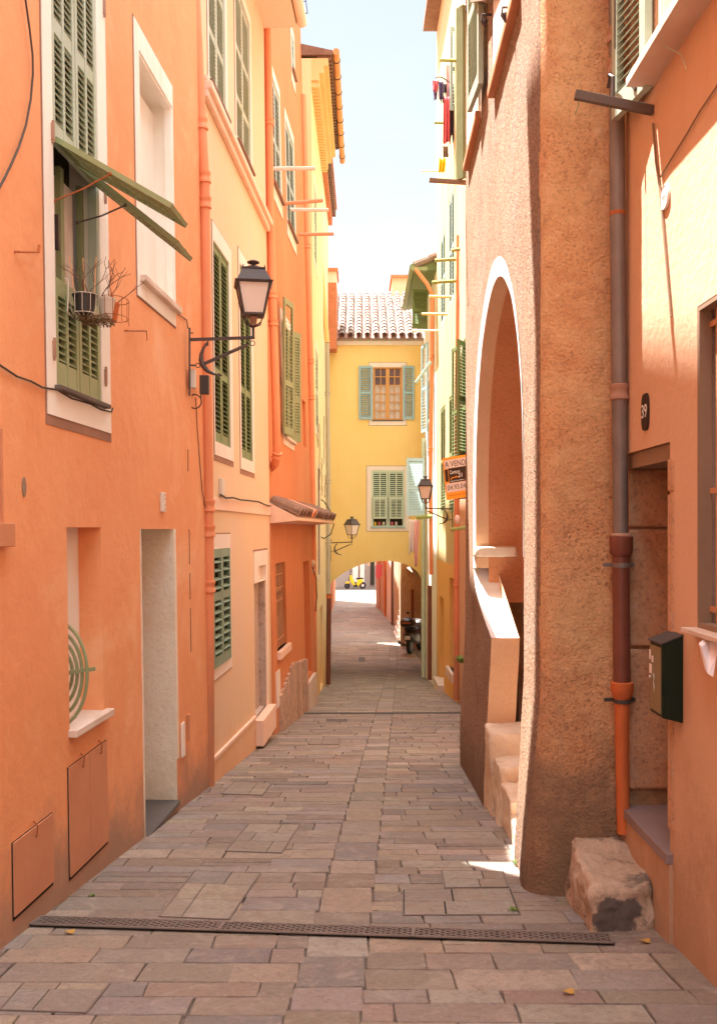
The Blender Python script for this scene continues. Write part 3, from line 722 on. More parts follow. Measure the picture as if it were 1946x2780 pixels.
# street door: deep whitewashed recess, slate sill
a, b, c, d = adoor['s0'], adoor['s1'], adoor['z0'], adoor['z1']
m2 = MB(); wbox(m2, A, a, b, c-0.03, c+0.004, -0.35, 0.02); m2.build('doorstep', 'slate', house_a, bevel=0.004)
m2 = MB(); wbox(m2, A, b+0.002, b+0.055, c+0.3, d+0.0, 0.0, 0.006); wbox(m2, A, a-0.018, a-0.001, c, d, 0, 0.005); m2.build('door_surround', 'whitewash', house_a)
m2 = MB(); wbox(m2, A, a+0.03, b-0.03, c+0.01, d-0.02, -0.355, -0.315); m2.build('door', 'old_wood', house_a)
m2 = MB()
p = at(404, 1597, 7.0); m2.box(p.x-0.035, p.x+0.025, 6.975, 7.02, p.z-0.045, p.z+0.05); o = m2.build('doorbell', 'old_wood', house_a, label='small brown doorbell box on the whitewashed jamb')
m2 = MB(); m2.box(p.x-0.02, p.x+0.012, 6.966, 6.974, p.z-0.025, p.z-0.008); m2.build('button', 'off_white', o)
m2 = MB(); s, z = A.hit(495, 2010); wbox(m2, A, s-0.05, s+0.05, z-0.12, z+0.13, 0.001, 0.012); m2.build('meter_cover', 'cream_surround', house_a, bevel=0.004)
m2 = MB(); s, z = A.hit(510, 1975); wbox(m2, A, s-0.03, s+0.03, z-0.10, z+0.10, 0.001, 0.012); m2.build('meter_cover', 'terracotta_door', house_a, bevel=0.004)
# window cut by the frame's left edge
lo = window(house_a, A, dict(aleft), None, 'cream_surround', False, 'closed', (0.012, 0.10, 0.045, 'terracotta_door'), 'terracotta_door', 1, (), 0.032)
# plaster corner and cracks
m2 = MB(); zc0, zc1 = EZ-0.95, EZ-0.0
s = A.S(517, 1650)
pts = [A.pt(s+random.uniform(-0.004, 0.004), zc0+(zc1-zc0)*k/14, 0.0015) for k in range(15)]
for k in range(14):
    if k not in (5, 9): m2.bar(pts[k], pts[k+1], 0.006, 0.003, A.n)
s = A.S(510, 1240)
m2.bar(A.pt(s, EZ+0.45, 0.001), A.pt(s+0.01, EZ+0.62, 0.001), 0.008, 0.003, A.n)
m2.build('crack', 'black_void', house_a)

# ------------------------------------------------------------------ B: peach house
B = Wall((-1.277, 8.05), (-1.09, 11.8), 'L', 0.012)
bu1 = op(B, 566, 610, -400, 240, ub=585, vm=150); bu1['z0'] = EZ+3.92; bu1['z1'] = EZ+5.6
bu2 = op(B, 640, 678, -400, 400, ub=660, vm=250); bu2['z0'] = EZ+3.96; bu2['z1'] = EZ+5.6
bl1 = op(B, 580, 622, 655, 1196, vm=950)
bl2 = op(B, 652, 682, 718, 1240, vm=1000)
bl3 = op(B, 572, 621, 1492, 1822, vm=1650)
bdo = op(B, 692, 722, 1585, 1955, vm=1780, d=0.08, bm=2, rm=2)
btr = dict(bdo); btr = op(B, 700, 721, 1537, 1580, vm=1560, d=0.06, bm=3, rm=3)
for o_ in (bu1, bu2, bl1, bl2, bl3): o_['d'] = 0.08
house_b = thing('house', 'peach plastered house with pink bands, second on the left past the downpipe', 'house', (-1.2, 10, gz(10)))
mb = MB(); facade(mb, B, 0, B.L, gz(12)-0.6, EZ+6.18, [bu1, bu2, bl1, bl2, bl3, bdo, btr]); shell(mb, B, 0, B.L, gz(12)-0.6, EZ+6.18, 6)
mb.build('wall', ['peach_plaster', 'dark_room', 'bare_plaster', 'pale_surround'], house_b, recalc=False)
for o_, pt_ in ((bu1, 0.04), (bu2, 0.04)):
    window(house_b, B, o_, (0.05, 0.09, 0.03, 0.1), 'pale_surround', True, 'closed', (0.05, 0.03, 0.05, 'tile_old'), 'sage_paint', 1, (0.3, 0.62), 0.036)
window(house_b, B, bl1, (0.03, 0.14, 0.12, 0.16), 'pale_surround', 'thick', 'closed', None, 'leaf_paint', 1, (0.36,), 0.040, label='nearer tall window with dark green shutters')
window(house_b, B, bl2, (0.06, 0.12, 0.12, 0.14), 'pale_surround', 'thick', 'closed', None, 'leaf_paint', 1, (0.36,), 0.040, label='farther tall window with dark green shutters')
window(house_b, B, bl3, (0.02, 0.10, 0.10, 0.13), 'pale_surround', True, 'closed', None, 'teal_paint', 1, (0.6,), 0.062, ang=25, label='low window with teal shutters', out=0.03)
mb = MB(); wbox(mb, B, 0.02, B.L-0.0, EZ+0.17, EZ+0.28, 0, 0.018); mb.build('pink_band', 'pink_band', house_b, bevel=0.004)
mb = MB(); wbox(mb, B, 0.06, B.L, EZ+3.66, EZ+3.73, 0, 0.05); wbox(mb, B, 0.06, B.L, EZ+3.73, EZ+3.80, 0, 0.085); wbox(mb, B, 0.06, B.L, EZ+3.80, EZ+3.85, 0, 0.05)
mb.build('moulding', 'pink_band', house_b, bevel=0.012)
mb = MB()    # pink frame of the rough street door
a, b, c, d = bdo['s0'], bdo['s1'], bdo['z0'], btr['z1']
wbox(mb, B, a-0.02, btr['s0'], btr['z0'], d, 0, 0.01); wbox(mb, B, btr['s1'], b+0.18, c, d, 0, 0.01)
wbox(mb, B, a-0.02, b+0.18, d, d+0.17, 0, 0.01); wbox(mb, B, a-0.035, b+0.18, d+0.17, d+0.19, 0, 0.006, 1)
mb.build('door_surround', ['pale_surround', 'brown_line'], house_b)
mb = MB(); wbox(mb, B, a-0.08, b+0.12, c-0.28, c, -0.02, 0.10); mb.build('doorstep', 'pink_band', house_b, bevel=0.006)
mb = MB(); s1 = bdo['s0']-0.08
mb.prism([B.pt(0.0, gz(8)-0.3, 0.0), B.pt(s1, gz(10)-0.4, 0.0), B.pt(s1, EZ-2.06, 0.0), B.pt(0.0, EZ-1.97, 0.0)], B.n*0.015, 0)
mb.build('plinth', 'peach_plaster', house_b)
mb = MB(); mb.bar(B.pt(0.0, EZ-1.955, 0.012), B.pt(s1, EZ-2.045, 0.012), 0.03, 0.03, B.n); mb.build('plinth_moulding', 'pink_band', house_b)
# roof overhang with its gutter
mb = MB(); zt = EZ+6.18
wbox(mb, B, -0.02, B.L+0.03, zt, zt+0.05, -6, 0.40, 0)
for k in range(4): wbox(mb, B, -0.02+k*0.95+0.2, -0.02+k*0.95+0.28, zt-0.07, zt+0.0, 0.0, 0.36, 0)
mb.build('eave', 'eave_pink', house_b)
mb = MB(); mb.prism([B.pt(-0.02, zt+0.052, -6), B.pt(-0.02, zt+0.052, 0.44), B.pt(-0.02, zt+0.12, 0.44), B.pt(-0.02, zt+2.0, -6)], B.d*(B.L+0.05)); mb.build('roof', 'tile_old', house_b)
mb = MB(); mb.tube([B.pt(-0.02, zt+0.10, 0.47), B.pt(B.L+0.04, zt+0.06, 0.47)], 0.062, 12); mb.build('gutter', 'eave_pink', house_b, smooth=True)

# ------------------------------------------------------------------ D: tangerine house
D = Wall((-1.09, 11.8), (-0.80, 16.9), 'L', 0.025)
du1 = op(D, 736, 759, 200, 480, vm=350, d=0.1); du2 = op(D, 776, 797, 330, 590, vm=450, d=0.1); du3 = op(D, 790, 797, 90, 180, vm=130, d=0.1)
dmid = op(D, 766, 790, 870, 1180, vm=1000, d=0.1); dg = op(D, 751, 777, 1530, 1772, vm=1650, d=0.12, rm=0)
dslot = op(D, 822, 830, 1085, 1210, vm=1150, d=0.1, bm=0); ddo = op(D, 826, 842, 1525, 1850, vm=1650, d=0.2, bm=2)
house_d = thing('house', 'tangerine orange house with the small tiled canopy over its doorway', 'house', (-1.0, 14, gz(14)))
mb = MB(); facade(mb, D, 0, D.L, gz(17)-0.6, EZ+11, [du1, du2, du3, dmid, dg, dslot, ddo]); shell(mb, D, 0, D.L, gz(17)-0.6, EZ+11, 6)
mb.build('wall', ['tangerine_plaster', 'dark_room', 'terracotta_door'], house_d, recalc=False)
for o_ in (du1, du2, du3):
    window(house_d, D, o_, (0.06, 0.06, 0.22, 0.14), 'pale_surround', True, 'closed', (0.04, 0.04, 0.05, 'tile_old'), 'greygreen_paint', 1, (0.45,), 0.06)
wd = window(house_d, D, dmid, (0.1, 0.1, 0.12, 0.14), 'pale_surround', False, None, (0.05, 0.04, 0.06, 'marble'), 'olive_paint', label='window with one shutter folded back and one swung out')
zb0, zt0 = dmid['z0'], dmid['z1']
m2 = MB(); p0 = at(776, 1180, 14.1); p1 = at(813, 1180, 14.35); Av = V((p1.x-p0.x, p1.y-p0.y, 0)); Nn = V((Av.y, -Av.x, 0)).normalized()
louvre(m2, V((p0.x, p0.y, zb0)), Av, V((0, 0, 1)), Nn, Av.length, zt0-zb0, 2, (0.38,), st=0.04, rl=0.09, pitch=0.04, slw=0.05, ang=62); m2.build('shutter', 'olive_paint', wd, label='shutter swung out over the street')
m2 = MB(); p0 = D.pt(D.S(757, 1000), zb0, 0.03); p1 = D.pt(D.S(768, 1000), zb0, 0.10); Av = p1-p0; Av.z = 0; Nn = V((Av.y, -Av.x, 0)).normalized()
louvre(m2, p0, Av, V((0, 0, 1)), Nn, Av.length, zt0-zb0+0.22, 1, (0.38,), st=0.05, rl=0.08, pitch=0.05); m2.build('shutter', 'olive_paint', wd, label='shutter folded back against the wall')
# barred window
m2 = MB(); a, b, c, d = dg['s0'], dg['s1'], dg['z0'], dg['z1']
for k in range(6): s = a + (b-a)*(k+0.5)/6; m2.tube([D.pt(s, c, -0.05), D.pt(s, d, -0.05)], 0.012, 6)
for f in (0.10, 0.55, 0.70, 0.86): m2.bar(D.pt(a, c+(d-c)*f, -0.045), D.pt(b, c+(d-c)*f, -0.045), 0.02, 0.012)
for k in range(5):
    s = a + (b-a)*(k+1)/6; m2.tube([D.pt(s+0.07*math.cos(t), c+(d-c)*0.62+0.07*math.sin(t), -0.04) for t in [R(x) for x in range(0, 361, 40)]], 0.006, 5)
gm = m2.build('window_grille', 'iron_rust_bar', house_d, label='dark window behind wrought bars')
m2 = MB(); wbox(m2, D, a-0.05, b+0.1, c-0.10, c, -0.05, 0.05); m2.build('sill', 'pink_band', gm, bevel=0.005)
# stone plinth panels
m2 = MB(); rr = random.Random(3); s = D.S(790, 1900)
s_a = D.S(757, 1900)
while s_a < ddo['s0']-0.05:
    wd_ = rr.uniform(0.16, 0.3); yy = D.pt(s_a, 0).y; f = rr.uniform(0.8, 1.15); h = 0.25 + 0.35*min(1, (s_a-D.S(757, 1900))/1.2)
    wbox(m2, D, s_a, min(s_a+wd_, ddo['s0'])-0.008, gz(yy)-0.4, gz(yy)+h+0.2, 0, 0.03+rr.uniform(0, 0.012), 0, (0.62*f, 0.42*f, 0.31*f)); s_a += wd_
m2.build('stone_plinth', 'plinth_stone', house_d)
m2 = MB(); wbox(m2, D, ddo['s0']-0.02, ddo['s1']+0.3, gz(16.5)-0.2, gz(16.5)+0.55, 0.0, 0.05); m2.build('doorpost', 'marble', house_d)
m2 = MB(); s, z = D.hit(749, 1870); wbox(m2, D, s, s+0.35, z-0.25, z+0.2, 0.0, 0.012); m2.build('meter_cover', 'pale_surround', house_d)
# tiled canopy
cano = []
z0c = EZ+0.335; s0c = 0.02; s1c = D.L+0.25; m2 = MB(); n = 20
for k in range(n):
    s = s0c + (s1c-s0c)*(k+0.5)/n; rr_ = (s1c-s0c)/n/2*0.98
    pa = D.pt(s, z0c + 0.0, 0.0); pb = D.pt(s, z0c - 0.17, 0.37+random.uniform(-0.012, 0.012))
    ax = (pb-pa).normalized(); up = ax.cross(D.d); up = up if up.z > 0 else -up
    vs = []; fs = []
    for (pp, sc_) in ((pa, 0.85), (pb, 1.0)):
        for q in range(7):
            t = math.pi*q/6; vs.append(pp + D.d*math.cos(t)*rr_*sc_ + up*math.sin(t)*rr_*0.9*sc_)
        for q in range(7):
            t = math.pi*(6-q)/6; vs.append(pp + D.d*math.cos(t)*rr_*sc_*0.8 + up*math.sin(t)*rr_*0.66*sc_)
    for q in range(14): fs.append((q, (q+1) % 14, 14+(q+1) % 14, 14+q))
    fs.append(tuple(range(13, -1, -1))); fs.append(tuple(range(14, 28)))
    m2.add(vs, fs, 1 if k in (5, 6) else 0)
cn = m2.build('canopy', ['tile_old', 'orange_pipe'], house_d)
m2 = MB(); m2.prism([D.pt(s0c, z0c-0.005, 0), D.pt(s0c, z0c-0.19, 0.35), D.pt(s0c, z0c-0.225, 0.35), D.pt(s0c, z0c-0.26, 0)], D.d*(s1c-s0c)); m2.build('canopy_board', 'pink_band', cn)

# ------------------------------------------------------------------ E: yellow house and its eaves
E = Wall((-0.80, 16.9), (-0.745, 24.98), 'L', 0.004)
def uy(W, y0, y1, z0, z1, **kw):
    q = dict(s0=W.y(y0)/max(1e-6, W.d.y), s1=W.y(y1)/W.d.y, z0=EZ+z0, z1=EZ+z1, d=0.1)
    if q['s0'] > q['s1']: q['s0'], q['s1'] = q['s1'], q['s0']
    q.update(kw); return q
e1 = uy(E, 17.6, 18.6, 5.0, 6.4); e2 = uy(E, 17.9, 18.9, 1.9, 3.4); e3 = uy(E, 18.6, 19.3, -0.9, 1.2); edo = uy(E, 19.4, 20.6, -3.3, -1.6, bm=2, d=0.12)
house_e = thing('house', 'pale yellow house with yellow brick eaves and an orange gutter', 'house', (-0.8, 21, gz(21)))
mb = MB(); facade(mb, E, 0, E.L, gz(25)-0.6, EZ+8.3, [e1, e2, e3, edo]); shell(mb, E, 0, E.L, gz(25)-0.6, EZ+8.3, 6)
mb.build('wall', ['yellow_plaster', 'dark_room', 'grey_dado'], house_e, recalc=False)
for o_ in (e1, e2): window(house_e, E, o_, (0.08, 0.08, 0.12, 0.12), 'pale_surround', False, 'closed', None, 'mint_paint', 1, (0.5,), 0.07)
window(house_e, E, e3, (0.08, 0.08, 0.1, 0.1), 'pale_surround', False, 'closed', None, 'old_wood', 1, (0.5,), 0.05)
sE = (21.1-16.9)
mb = MB()
for k in range(3): wbox(mb, E, 0.02, sE, EZ+7.92+0.13*k, EZ+8.05+0.13*k, -0.1, 0.08+0.08*k+0.06, 0)
for k in range(30):
    s = 0.05 + k*(sE-0.08)/30
    wbox(mb, E, s, s+0.07, EZ+7.82, EZ+7.92, 0.0, 0.13, 0); wbox(mb, E, s, s+0.06, EZ+8.31, EZ+8.36, 0.1, 0.36, 1)
mb.build('eave', ['eave_yellow', 'tile_old'], house_e)
mb = MB(); mb.prism([E.pt(0, EZ+8.365, 0.38), E.pt(0, EZ+8.44, 0.38), E.pt(0, EZ+9.6, -5), E.pt(0, EZ+8.365, -5)], E.d*sE, 0)
mb.prism([E.pt(sE, EZ+8.32, 0.22), E.pt(sE, EZ+8.40, 0.22), E.pt(sE, EZ+9.6, -5), E.pt(sE, EZ+8.32, -5)], E.d*(E.L-sE), 1)
mb.build('roof', ['tile_old', 'tile_red'], house_e)
mb = MB(); p0 = E.pt(0.0, EZ+8.42, 0.44); p1 = E.pt(sE+0.55, EZ+8.30, 0.44); mb.tube([p0, p1], 0.06, 12)
gt = mb.build('gutter', 'gutter_orange', house_e, smooth=True)
mb = MB()
for k in range(8):
    p = p0 + (p1-p0)*(k+0.5)/8; mb.lathe(p - (p1-p0).normalized()*0.012, [(0.07, 0), (0.07, 0.024)], 12, p1-p0)
mb.build('gutter_bracket', 'black_iron', gt)
mb = MB()      # red brick courses under the farther eave
for k in range(26):
    s = sE + 0.02 + k*(E.L-sE-0.04)/26; wbox(mb, E, s, s+(E.L-sE)/26-0.02, EZ+7.9, EZ+8.1, 0.0, 0.10, 0); wbox(mb, E, s+0.03, s+(E.L-sE)/26-0.03, EZ+8.12, EZ+8.31, 0.0, 0.19, 1)
mb.build('eave', ['tile_red', 'tile_old'], house_e)

# ------------------------------------------------------------------ G: golden house that bridges the street
G = Wall((-1.7, 25.0), (1.78, 25.0), 'F')
def gs(u): return G.S(u)
zspL = G.Z(900, 1581); zc = G.Z(1032, 1525); zspR = G.Z(1144, 1575)
g1 = dict(s0=gs(1012), s1=gs(1092), z0=G.Z(1012, 1140), z1=G.Z(1012, 997), d=0.12)
g2 = dict(s0=gs(1008), s1=gs(1098), z0=G.Z(1008, 1429), z1=G.Z(1008, 1277), d=0.12)
house_g = thing('house', 'golden yellow house bridging the street above a low arch', 'house', (0.4, 25, gz(25)))
mb = MB(); ztop = G.Z(1000, 938); zband = G.Z(1000, 1500)
facade(mb, G, 0, G.L, zband, EZ+4.95, [g1, g2])
sl, sr = gs(880), gs(1146); npt = 24; zspL = G.Z(880, 1618)
arc = []
for k in range(npt+1):
    f = k/npt; s = sl + (sr-sl)*f
    z = (zspL*(1-f) + zspR*f) + (zc - (zspL+zspR)/2)*(1-(2*f-1)**2)**0.62
    arc.append((s, z))
for k in range(npt):
    mb.quad(G.pt(arc[k][0], arc[k][1]), G.pt(arc[k+1][0], arc[k+1][1]), G.pt(arc[k+1][0], zband), G.pt(arc[k][0], zband))
gb = gz(25)-0.8; DP = 8.6; DB = 4.5
mb.quad(G.pt(0, gb), G.pt(sl, gb), G.pt(sl, zband), G.pt(0, zband)); mb.quad(G.pt(sr, gb), G.pt(G.L, gb), G.pt(G.L, zband), G.pt(sr, zband))
for k in range(npt):
    mb.quad(G.pt(*arc[k]), G.pt(*arc[k+1]), G.pt(arc[k+1][0], arc[k+1][1], -DB), G.pt(arc[k][0], arc[k][1], -DB), 2)
mb.quad(G.pt(sl, gb), G.pt(sl, zspL), G.pt(sl, zspL, -DB), G.pt(sl, gb, -DB), 0)
mb.quad(G.pt(sr, gb), G.pt(sr, zspR), G.pt(sr, zspR, -0.5), G.pt(sr, gb, -0.5), 2)
# the side bay of the passage where the scooter stands
s2 = sr + 0.55
mb.quad(G.pt(sr, gb, -0.5), G.pt(sr, zspR+0.3, -0.5), G.pt(s2, zspR+0.3, -0.5), G.pt(s2, gb, -0.5), 2)
mb.quad(G.pt(s2, gb, -0.5), G.pt(s2, zspR+0.3, -0.5), G.pt(s2, zspR+0.3, -DP), G.pt(s2, gb, -DP), 2)
mb.quad(G.pt(sr, zspR, -0.5), G.pt(s2, zspR+0.3, -0.5), G.pt(s2, zspR+0.3, -DP), G.pt(sr, zspR, -DP), 2)
# back face, sides, top
mb.quad(G.pt(-3, zband+0.2, -DB), G.pt(G.L+3, zband+0.2, -DB), G.pt(G.L+3, EZ+6.4, -DB), G.pt(-3, EZ+6.4, -DB), 0)
for k in range(npt): mb.quad(G.pt(arc[k][0], arc[k][1], -DB), G.pt(arc[k+1][0], arc[k+1][1], -DB), G.pt(arc[k+1][0], zband+0.2, -DB), G.pt(arc[k][0], zband+0.2, -DB), 0)
mb.quad(G.pt(-3, gb, -DB), G.pt(sl, gb, -DB), G.pt(sl, zband+0.2, -DB), G.pt(-3, zband+0.2, -DB), 0)
p_ = G.pt(sr, 0); mb.box(p_.x, 7, 25+DB+0.002, 25+DP, zspR+0.31, EZ+5.0, 0)
mb.quad(G.pt(0, zband), G.pt(0, EZ+4.95), G.pt(0, EZ+4.95, -DB), G.pt(0, zband, -DB)); mb.quad(G.pt(G.L, zband), G.pt(G.L, EZ+4.95), G.pt(G.L, EZ+4.95, -DB), G.pt(G.L, zband, -DB))
mb.build('wall', ['gold_plaster', 'dark_room', 'vault_stone'], house_g, recalc=False)
mb = MB()      # pier at the passage's far end, on the right
xp = at(1087, 1700, 33.3).x; mb.box(xp, 2.6, 33.2, 33.9, gb, EZ+0.4); mb.build('pier', 'vault_stone', house_g)
mb = MB(); mb.tube([at(1119, 1600, 33.0), at(1119, 1686, 33.0)], 0.05, 8); mb.build('pipe_stub', 'cast_iron_red', house_g)
mb = MB(); wbox(mb, G, 0, G.L, G.Z(1000, 937), G.Z(1000, 926), 0, 0.05); wbox(mb, G, 0, G.L, G.Z(1000, 926), G.Z(1000, 917), 0, 0.10, 1); mb.build('cornice', ['pale_surround', 'grey_dado'], house_g)
# upper window: timber casement with panes, leaves folded back
wg = window(house_g, G, g1, (0.10, 0.10, 0.14, 0.12), 'pale_surround', True, None, (0.02, 0.03, 0.04, 'grey_wood'), 'wood_frame', label='upper window with small panes and pale blue shutters')
m2 = MB(); a, b, c, d = g1['s0'], g1['s1'], g1['z0'], g1['z1']; fr = 0.035
wbox(m2, G, (a+b)/2-0.05, (a+b)/2+0.05, c+0.02, d-0.02, -0.07, -0.03)
for s in (a+0.02, b-0.06): wbox(m2, G, s, s+0.04, c+0.02, d-0.02, -0.07, -0.032)
for k in range(7): wbox(m2, G, a+0.06, b-0.06, c+0.02+(d-c-0.055)*k/6, c+0.02+(d-c-0.055)*k/6+0.022, -0.068, -0.034)
for f in (0.265, 0.735): s = a+(b-a)*f; wbox(m2, G, s-0.012, s+0.012, c+0.02, d-0.02, -0.066, -0.036)
cf = m2.build('casement', 'wood_frame', wg)
m2 = MB(); wbox(m2, G, a+0.02, b-0.02, c+0.02, c+0.02+(d-c)*0.66, -0.10, -0.085); m2.build('curtain', 'curtain', wg)
m2 = MB(); wbox(m2, G, a+0.02, b-0.02, c+0.02+(d-c)*0.662, d-0.02, -0.10, -0.085); m2.build('pane', 'pane_dark', wg)
for (u0, u1) in ((974, 1011), (1093, 1124)):
    m2 = MB(); louvre(m2, G.pt(gs(u0), G.Z(u0, 1139), 0.02), G.d, V((0, 0, 1)), G.n, gs(u1)-gs(u0), G.Z(u0, 994)-G.Z(u0, 1139), 1, (0.5,), st=0.05, rl=0.06, pitch=0.05); m2.build('shutter', 'aqua_paint', wg)
# lower window: closed leaves with propped bottom flaps
wg2 = window(house_g, G, g2, (0.12, 0.12, 0.12, 0.11), 'pale_surround', True, None, (0.02, 0.04, 0.05, 'greygreen_paint'), 'mint_paint', label='lower window with closed mint shutters ajar at the foot')
a, b, c, d = g2['s0'], g2['s1'], g2['z0'], g2['z1']; ww = (b-a)/2-0.02
for i in range(2):
    s0 = a+0.015+i*(ww+0.012); m2 = MB(); louvre(m2, G.pt(s0, c+0.72*1.0, -0.03), G.d, V((0, 0, 1)), G.n, ww, d-c-0.72-0.01, 2, (), st=0.04, rl=0.05, pitch=0.05); louvre(m2, G.pt(s0+0.04, c+0.20, 0.03), G.d, V((0, -0.12, 1)), G.n, ww-0.08, 0.54, 2, (), st=0.035, rl=0.04, pitch=0.04, slw=0.03)
    m2.obox(G.pt(s0, c, -0.03), G.d*0.04, (0, 0, 0.73), G.n*0.03); m2.obox(G.pt(s0+ww-0.04, c, -0.03), G.d*0.04, (0, 0, 0.73), G.n*0.03); m2.build('shutter', 'mint_paint', wg2)
m2 = MB(); rr = random.Random(5)
for k in range(6): s = a+0.1+k*0.11; m2.lathe(G.pt(s, c+0.03, -0.08), [(0.03, 0), (0.035, 0.05), (0.03, 0.09)], 8, mi=k % 3)
m2.build('jars', ['scooter_yellow', 'cloth_red', 'off_white'], wg2, label='small coloured jars behind the shutter flaps')
# roof of curved tiles
m2 = MB(); ye, yr = 24.82, 28.2; ze, zr = G.Z(1000, 918)+0.02, EZ+6.92; ntc = 13; rr = random.Random(8)
x_l = at(897, 0, 25).x-0.25; x_r = 1.9; pw = (x_r-x_l)/ntc; nrow = 15
m2.prism([V((x_l, ye+0.02, ze-0.05)), V((x_l, yr, zr-0.06)), V((x_l, yr+3.0, ze-0.05))], V((x_r-x_l, 0, 0)), 0, (0.45, 0.2, 0.13))
for i in range(ntc):
    for j in range(nrow):
        f0, f1 = j/nrow, (j+1.18)/nrow; cx = x_l + pw*(i+0.5) + rr.uniform(-0.008, 0.008); r0, r1 = pw*0.40, pw*0.33
        p0 = V((cx, ye+(yr-ye)*f0, ze+(zr-ze)*f0+0.015)); p1 = V((cx, ye+(yr-ye)*f1, ze+(zr-ze)*f1-0.006)); ax = (p1-p0).normalized(); up = V((0, -ax.z, ax.y))
        vs = []; fs = []
        for (pp, r0_) in ((p0, r0), (p1, r1)):
            for q in range(7): t = math.pi*q/6; vs.append(pp + V((1, 0, 0))*math.cos(t)*r0_ + up*math.sin(t)*r0_)
            for q in range(7): t = math.pi*(6-q)/6; vs.append(pp + V((1, 0, 0))*math.cos(t)*r0_*0.84 + up*math.sin(t)*r0_*0.8)
        for q in range(14): fs.append((q, (q+1) % 14, 14+(q+1) % 14, 14+q))
        fs.append(tuple(range(13, -1, -1)))
        f = rr.uniform(0.75, 1.1); m2.add(vs, fs, 0, rr.choice([(0.17*f, 0.125*f, 0.105*f), (0.15*f, 0.095*f, 0.075*f), (0.12*f, 0.065*f, 0.05*f), (0.19*f, 0.15*f, 0.13*f)]))
m2.build('roof', 'tile_pale', house_g)

# ------------------------------------------------------------------ C: apricot house on the right
Cw = Wall((1.33, -2.5), (1.33, 4.98), 'R')
def yy(W, y0, y1, z0, z1, **kw): return uy(W, y0, y1, z0, z1, **kw)
cd_ = yy(Cw, 4.10, 4.83, -1.385, 0.375, d=0.24, bm=2, rm=4, rmf=4)
cwi = yy(Cw, 2.7, 3.77, -0.385, 0.875, d=0.17, bm=1, rm=3, rmf=3)
cup = yy(Cw, 3.0, 4.26, 2.045, 3.5, d=0.14, bm=1, rm=5)
house_c = thing('house', 'apricot plastered house with number plate 39 at the right edge', 'house', (1.5, 3, gz(3)))
mb = MB(); facade(mb, Cw, 0, Cw.L, gz(5)-0.5, EZ+4.6, [cd_, cwi, cup]); shell(mb, Cw, 0, Cw.L, gz(5)-0.5, EZ+4.6, 6)
mb.build('wall', ['apricot_plaster', 'dark_room', 'old_wood', 'cement', 'granite', 'cream_surround'], house_c, recalc=False)
mb = MB(); wbox(mb, Cw, 0, Cw.L, EZ+4.6, EZ+4.75, -6, 0.30); mb.build('roof', 'tile_old', house_c)
# granite door jamb stones, lintel, step
mb = MB(); zz = EZ-1.385; rr = random.Random(4)
for k, (h0, h1) in enumerate(((-1.30, -0.60), (-0.585, 0.0), (0.012, 0.30))):
    m2 = MB(); x0 = 1.352; m2.obox((x0, 4.792, EZ+h0), (0.20, 0, 0), (0, 0.035, 0), (0, 0, h1-h0)); m2.build('jamb_stone', 'granite', house_c, bevel=0.014)
m2 = MB(); m2.box(1.345, 1.56, 4.11, 4.82, EZ+0.30, EZ+0.372); m2.build('lintel', 'old_wood', house_c)
m2 = MB()
for (h0, h1) in ((-1.28, -0.52), (-0.51, 0.15), (0.16, 0.30)): m2.box(1.322, 1.50, 4.045, 4.115, EZ+h0, EZ+h1)
m2.build('door_surround', 'granite', house_c, bevel=0.008)
m2 = MB(); m2.box(1.30, 1.56, 4.06, 4.79, EZ-1.42, EZ-1.375); m2.build('doorstep', 'mauve_tile', house_c, bevel=0.003)
m2 = MB(); m2.box(1.312, 1.5, 4.06, 4.80, gz(4.4)-0.2, EZ-1.421); m2.build('step_riser', 'apricot_plaster', house_c)
# barred window
wc = window(house_c, Cw, cwi, None, 'cement', False, None, None, 'old_wood', name='window', label='barred window with rough cement reveals')
m2 = MB()
for k in range(12):
    y = 3.70 - k*0.085; m2.tube([(1.385, y, EZ-0.38), (1.385, y, EZ+0.87)], 0.0085, 8)
for z in (0.80, 0.15, -0.31):
    m2.bar((1.375, 3.77, EZ+z), (1.375, 2.72, EZ+z), 0.007, 0.022)
m2.build('bars', 'iron_rust_bar', wc, smooth=True)
m2 = MB(); m2.box(1.27, 1.36, 2.7, 3.79, EZ-0.405, EZ-0.386); m2.build('sill', 'marble', wc, bevel=0.003)
m2 = MB(); m2.box(1.47, 1.475, 2.7, 3.77, EZ-0.38, EZ+0.87); m2.build('mesh_screen', 'curtain', wc)
m2 = MB(); m2.prism([V((1.345, 3.50, EZ-0.40)), V((1.30, 3.55, EZ-0.41)), V((1.25, 3.50, EZ-0.43)), V((1.255, 3.45, EZ-0.52)), V((1.27, 3.44, EZ-0.53)), V((1.29, 3.46, EZ-0.46)), V((1.34, 3.44, EZ-0.42))], (0.0, 0.03, 0.01))
tag(m2.build('rag', 'cloth_white'), 'white rag hanging off the sill of the barred window', 'rag')
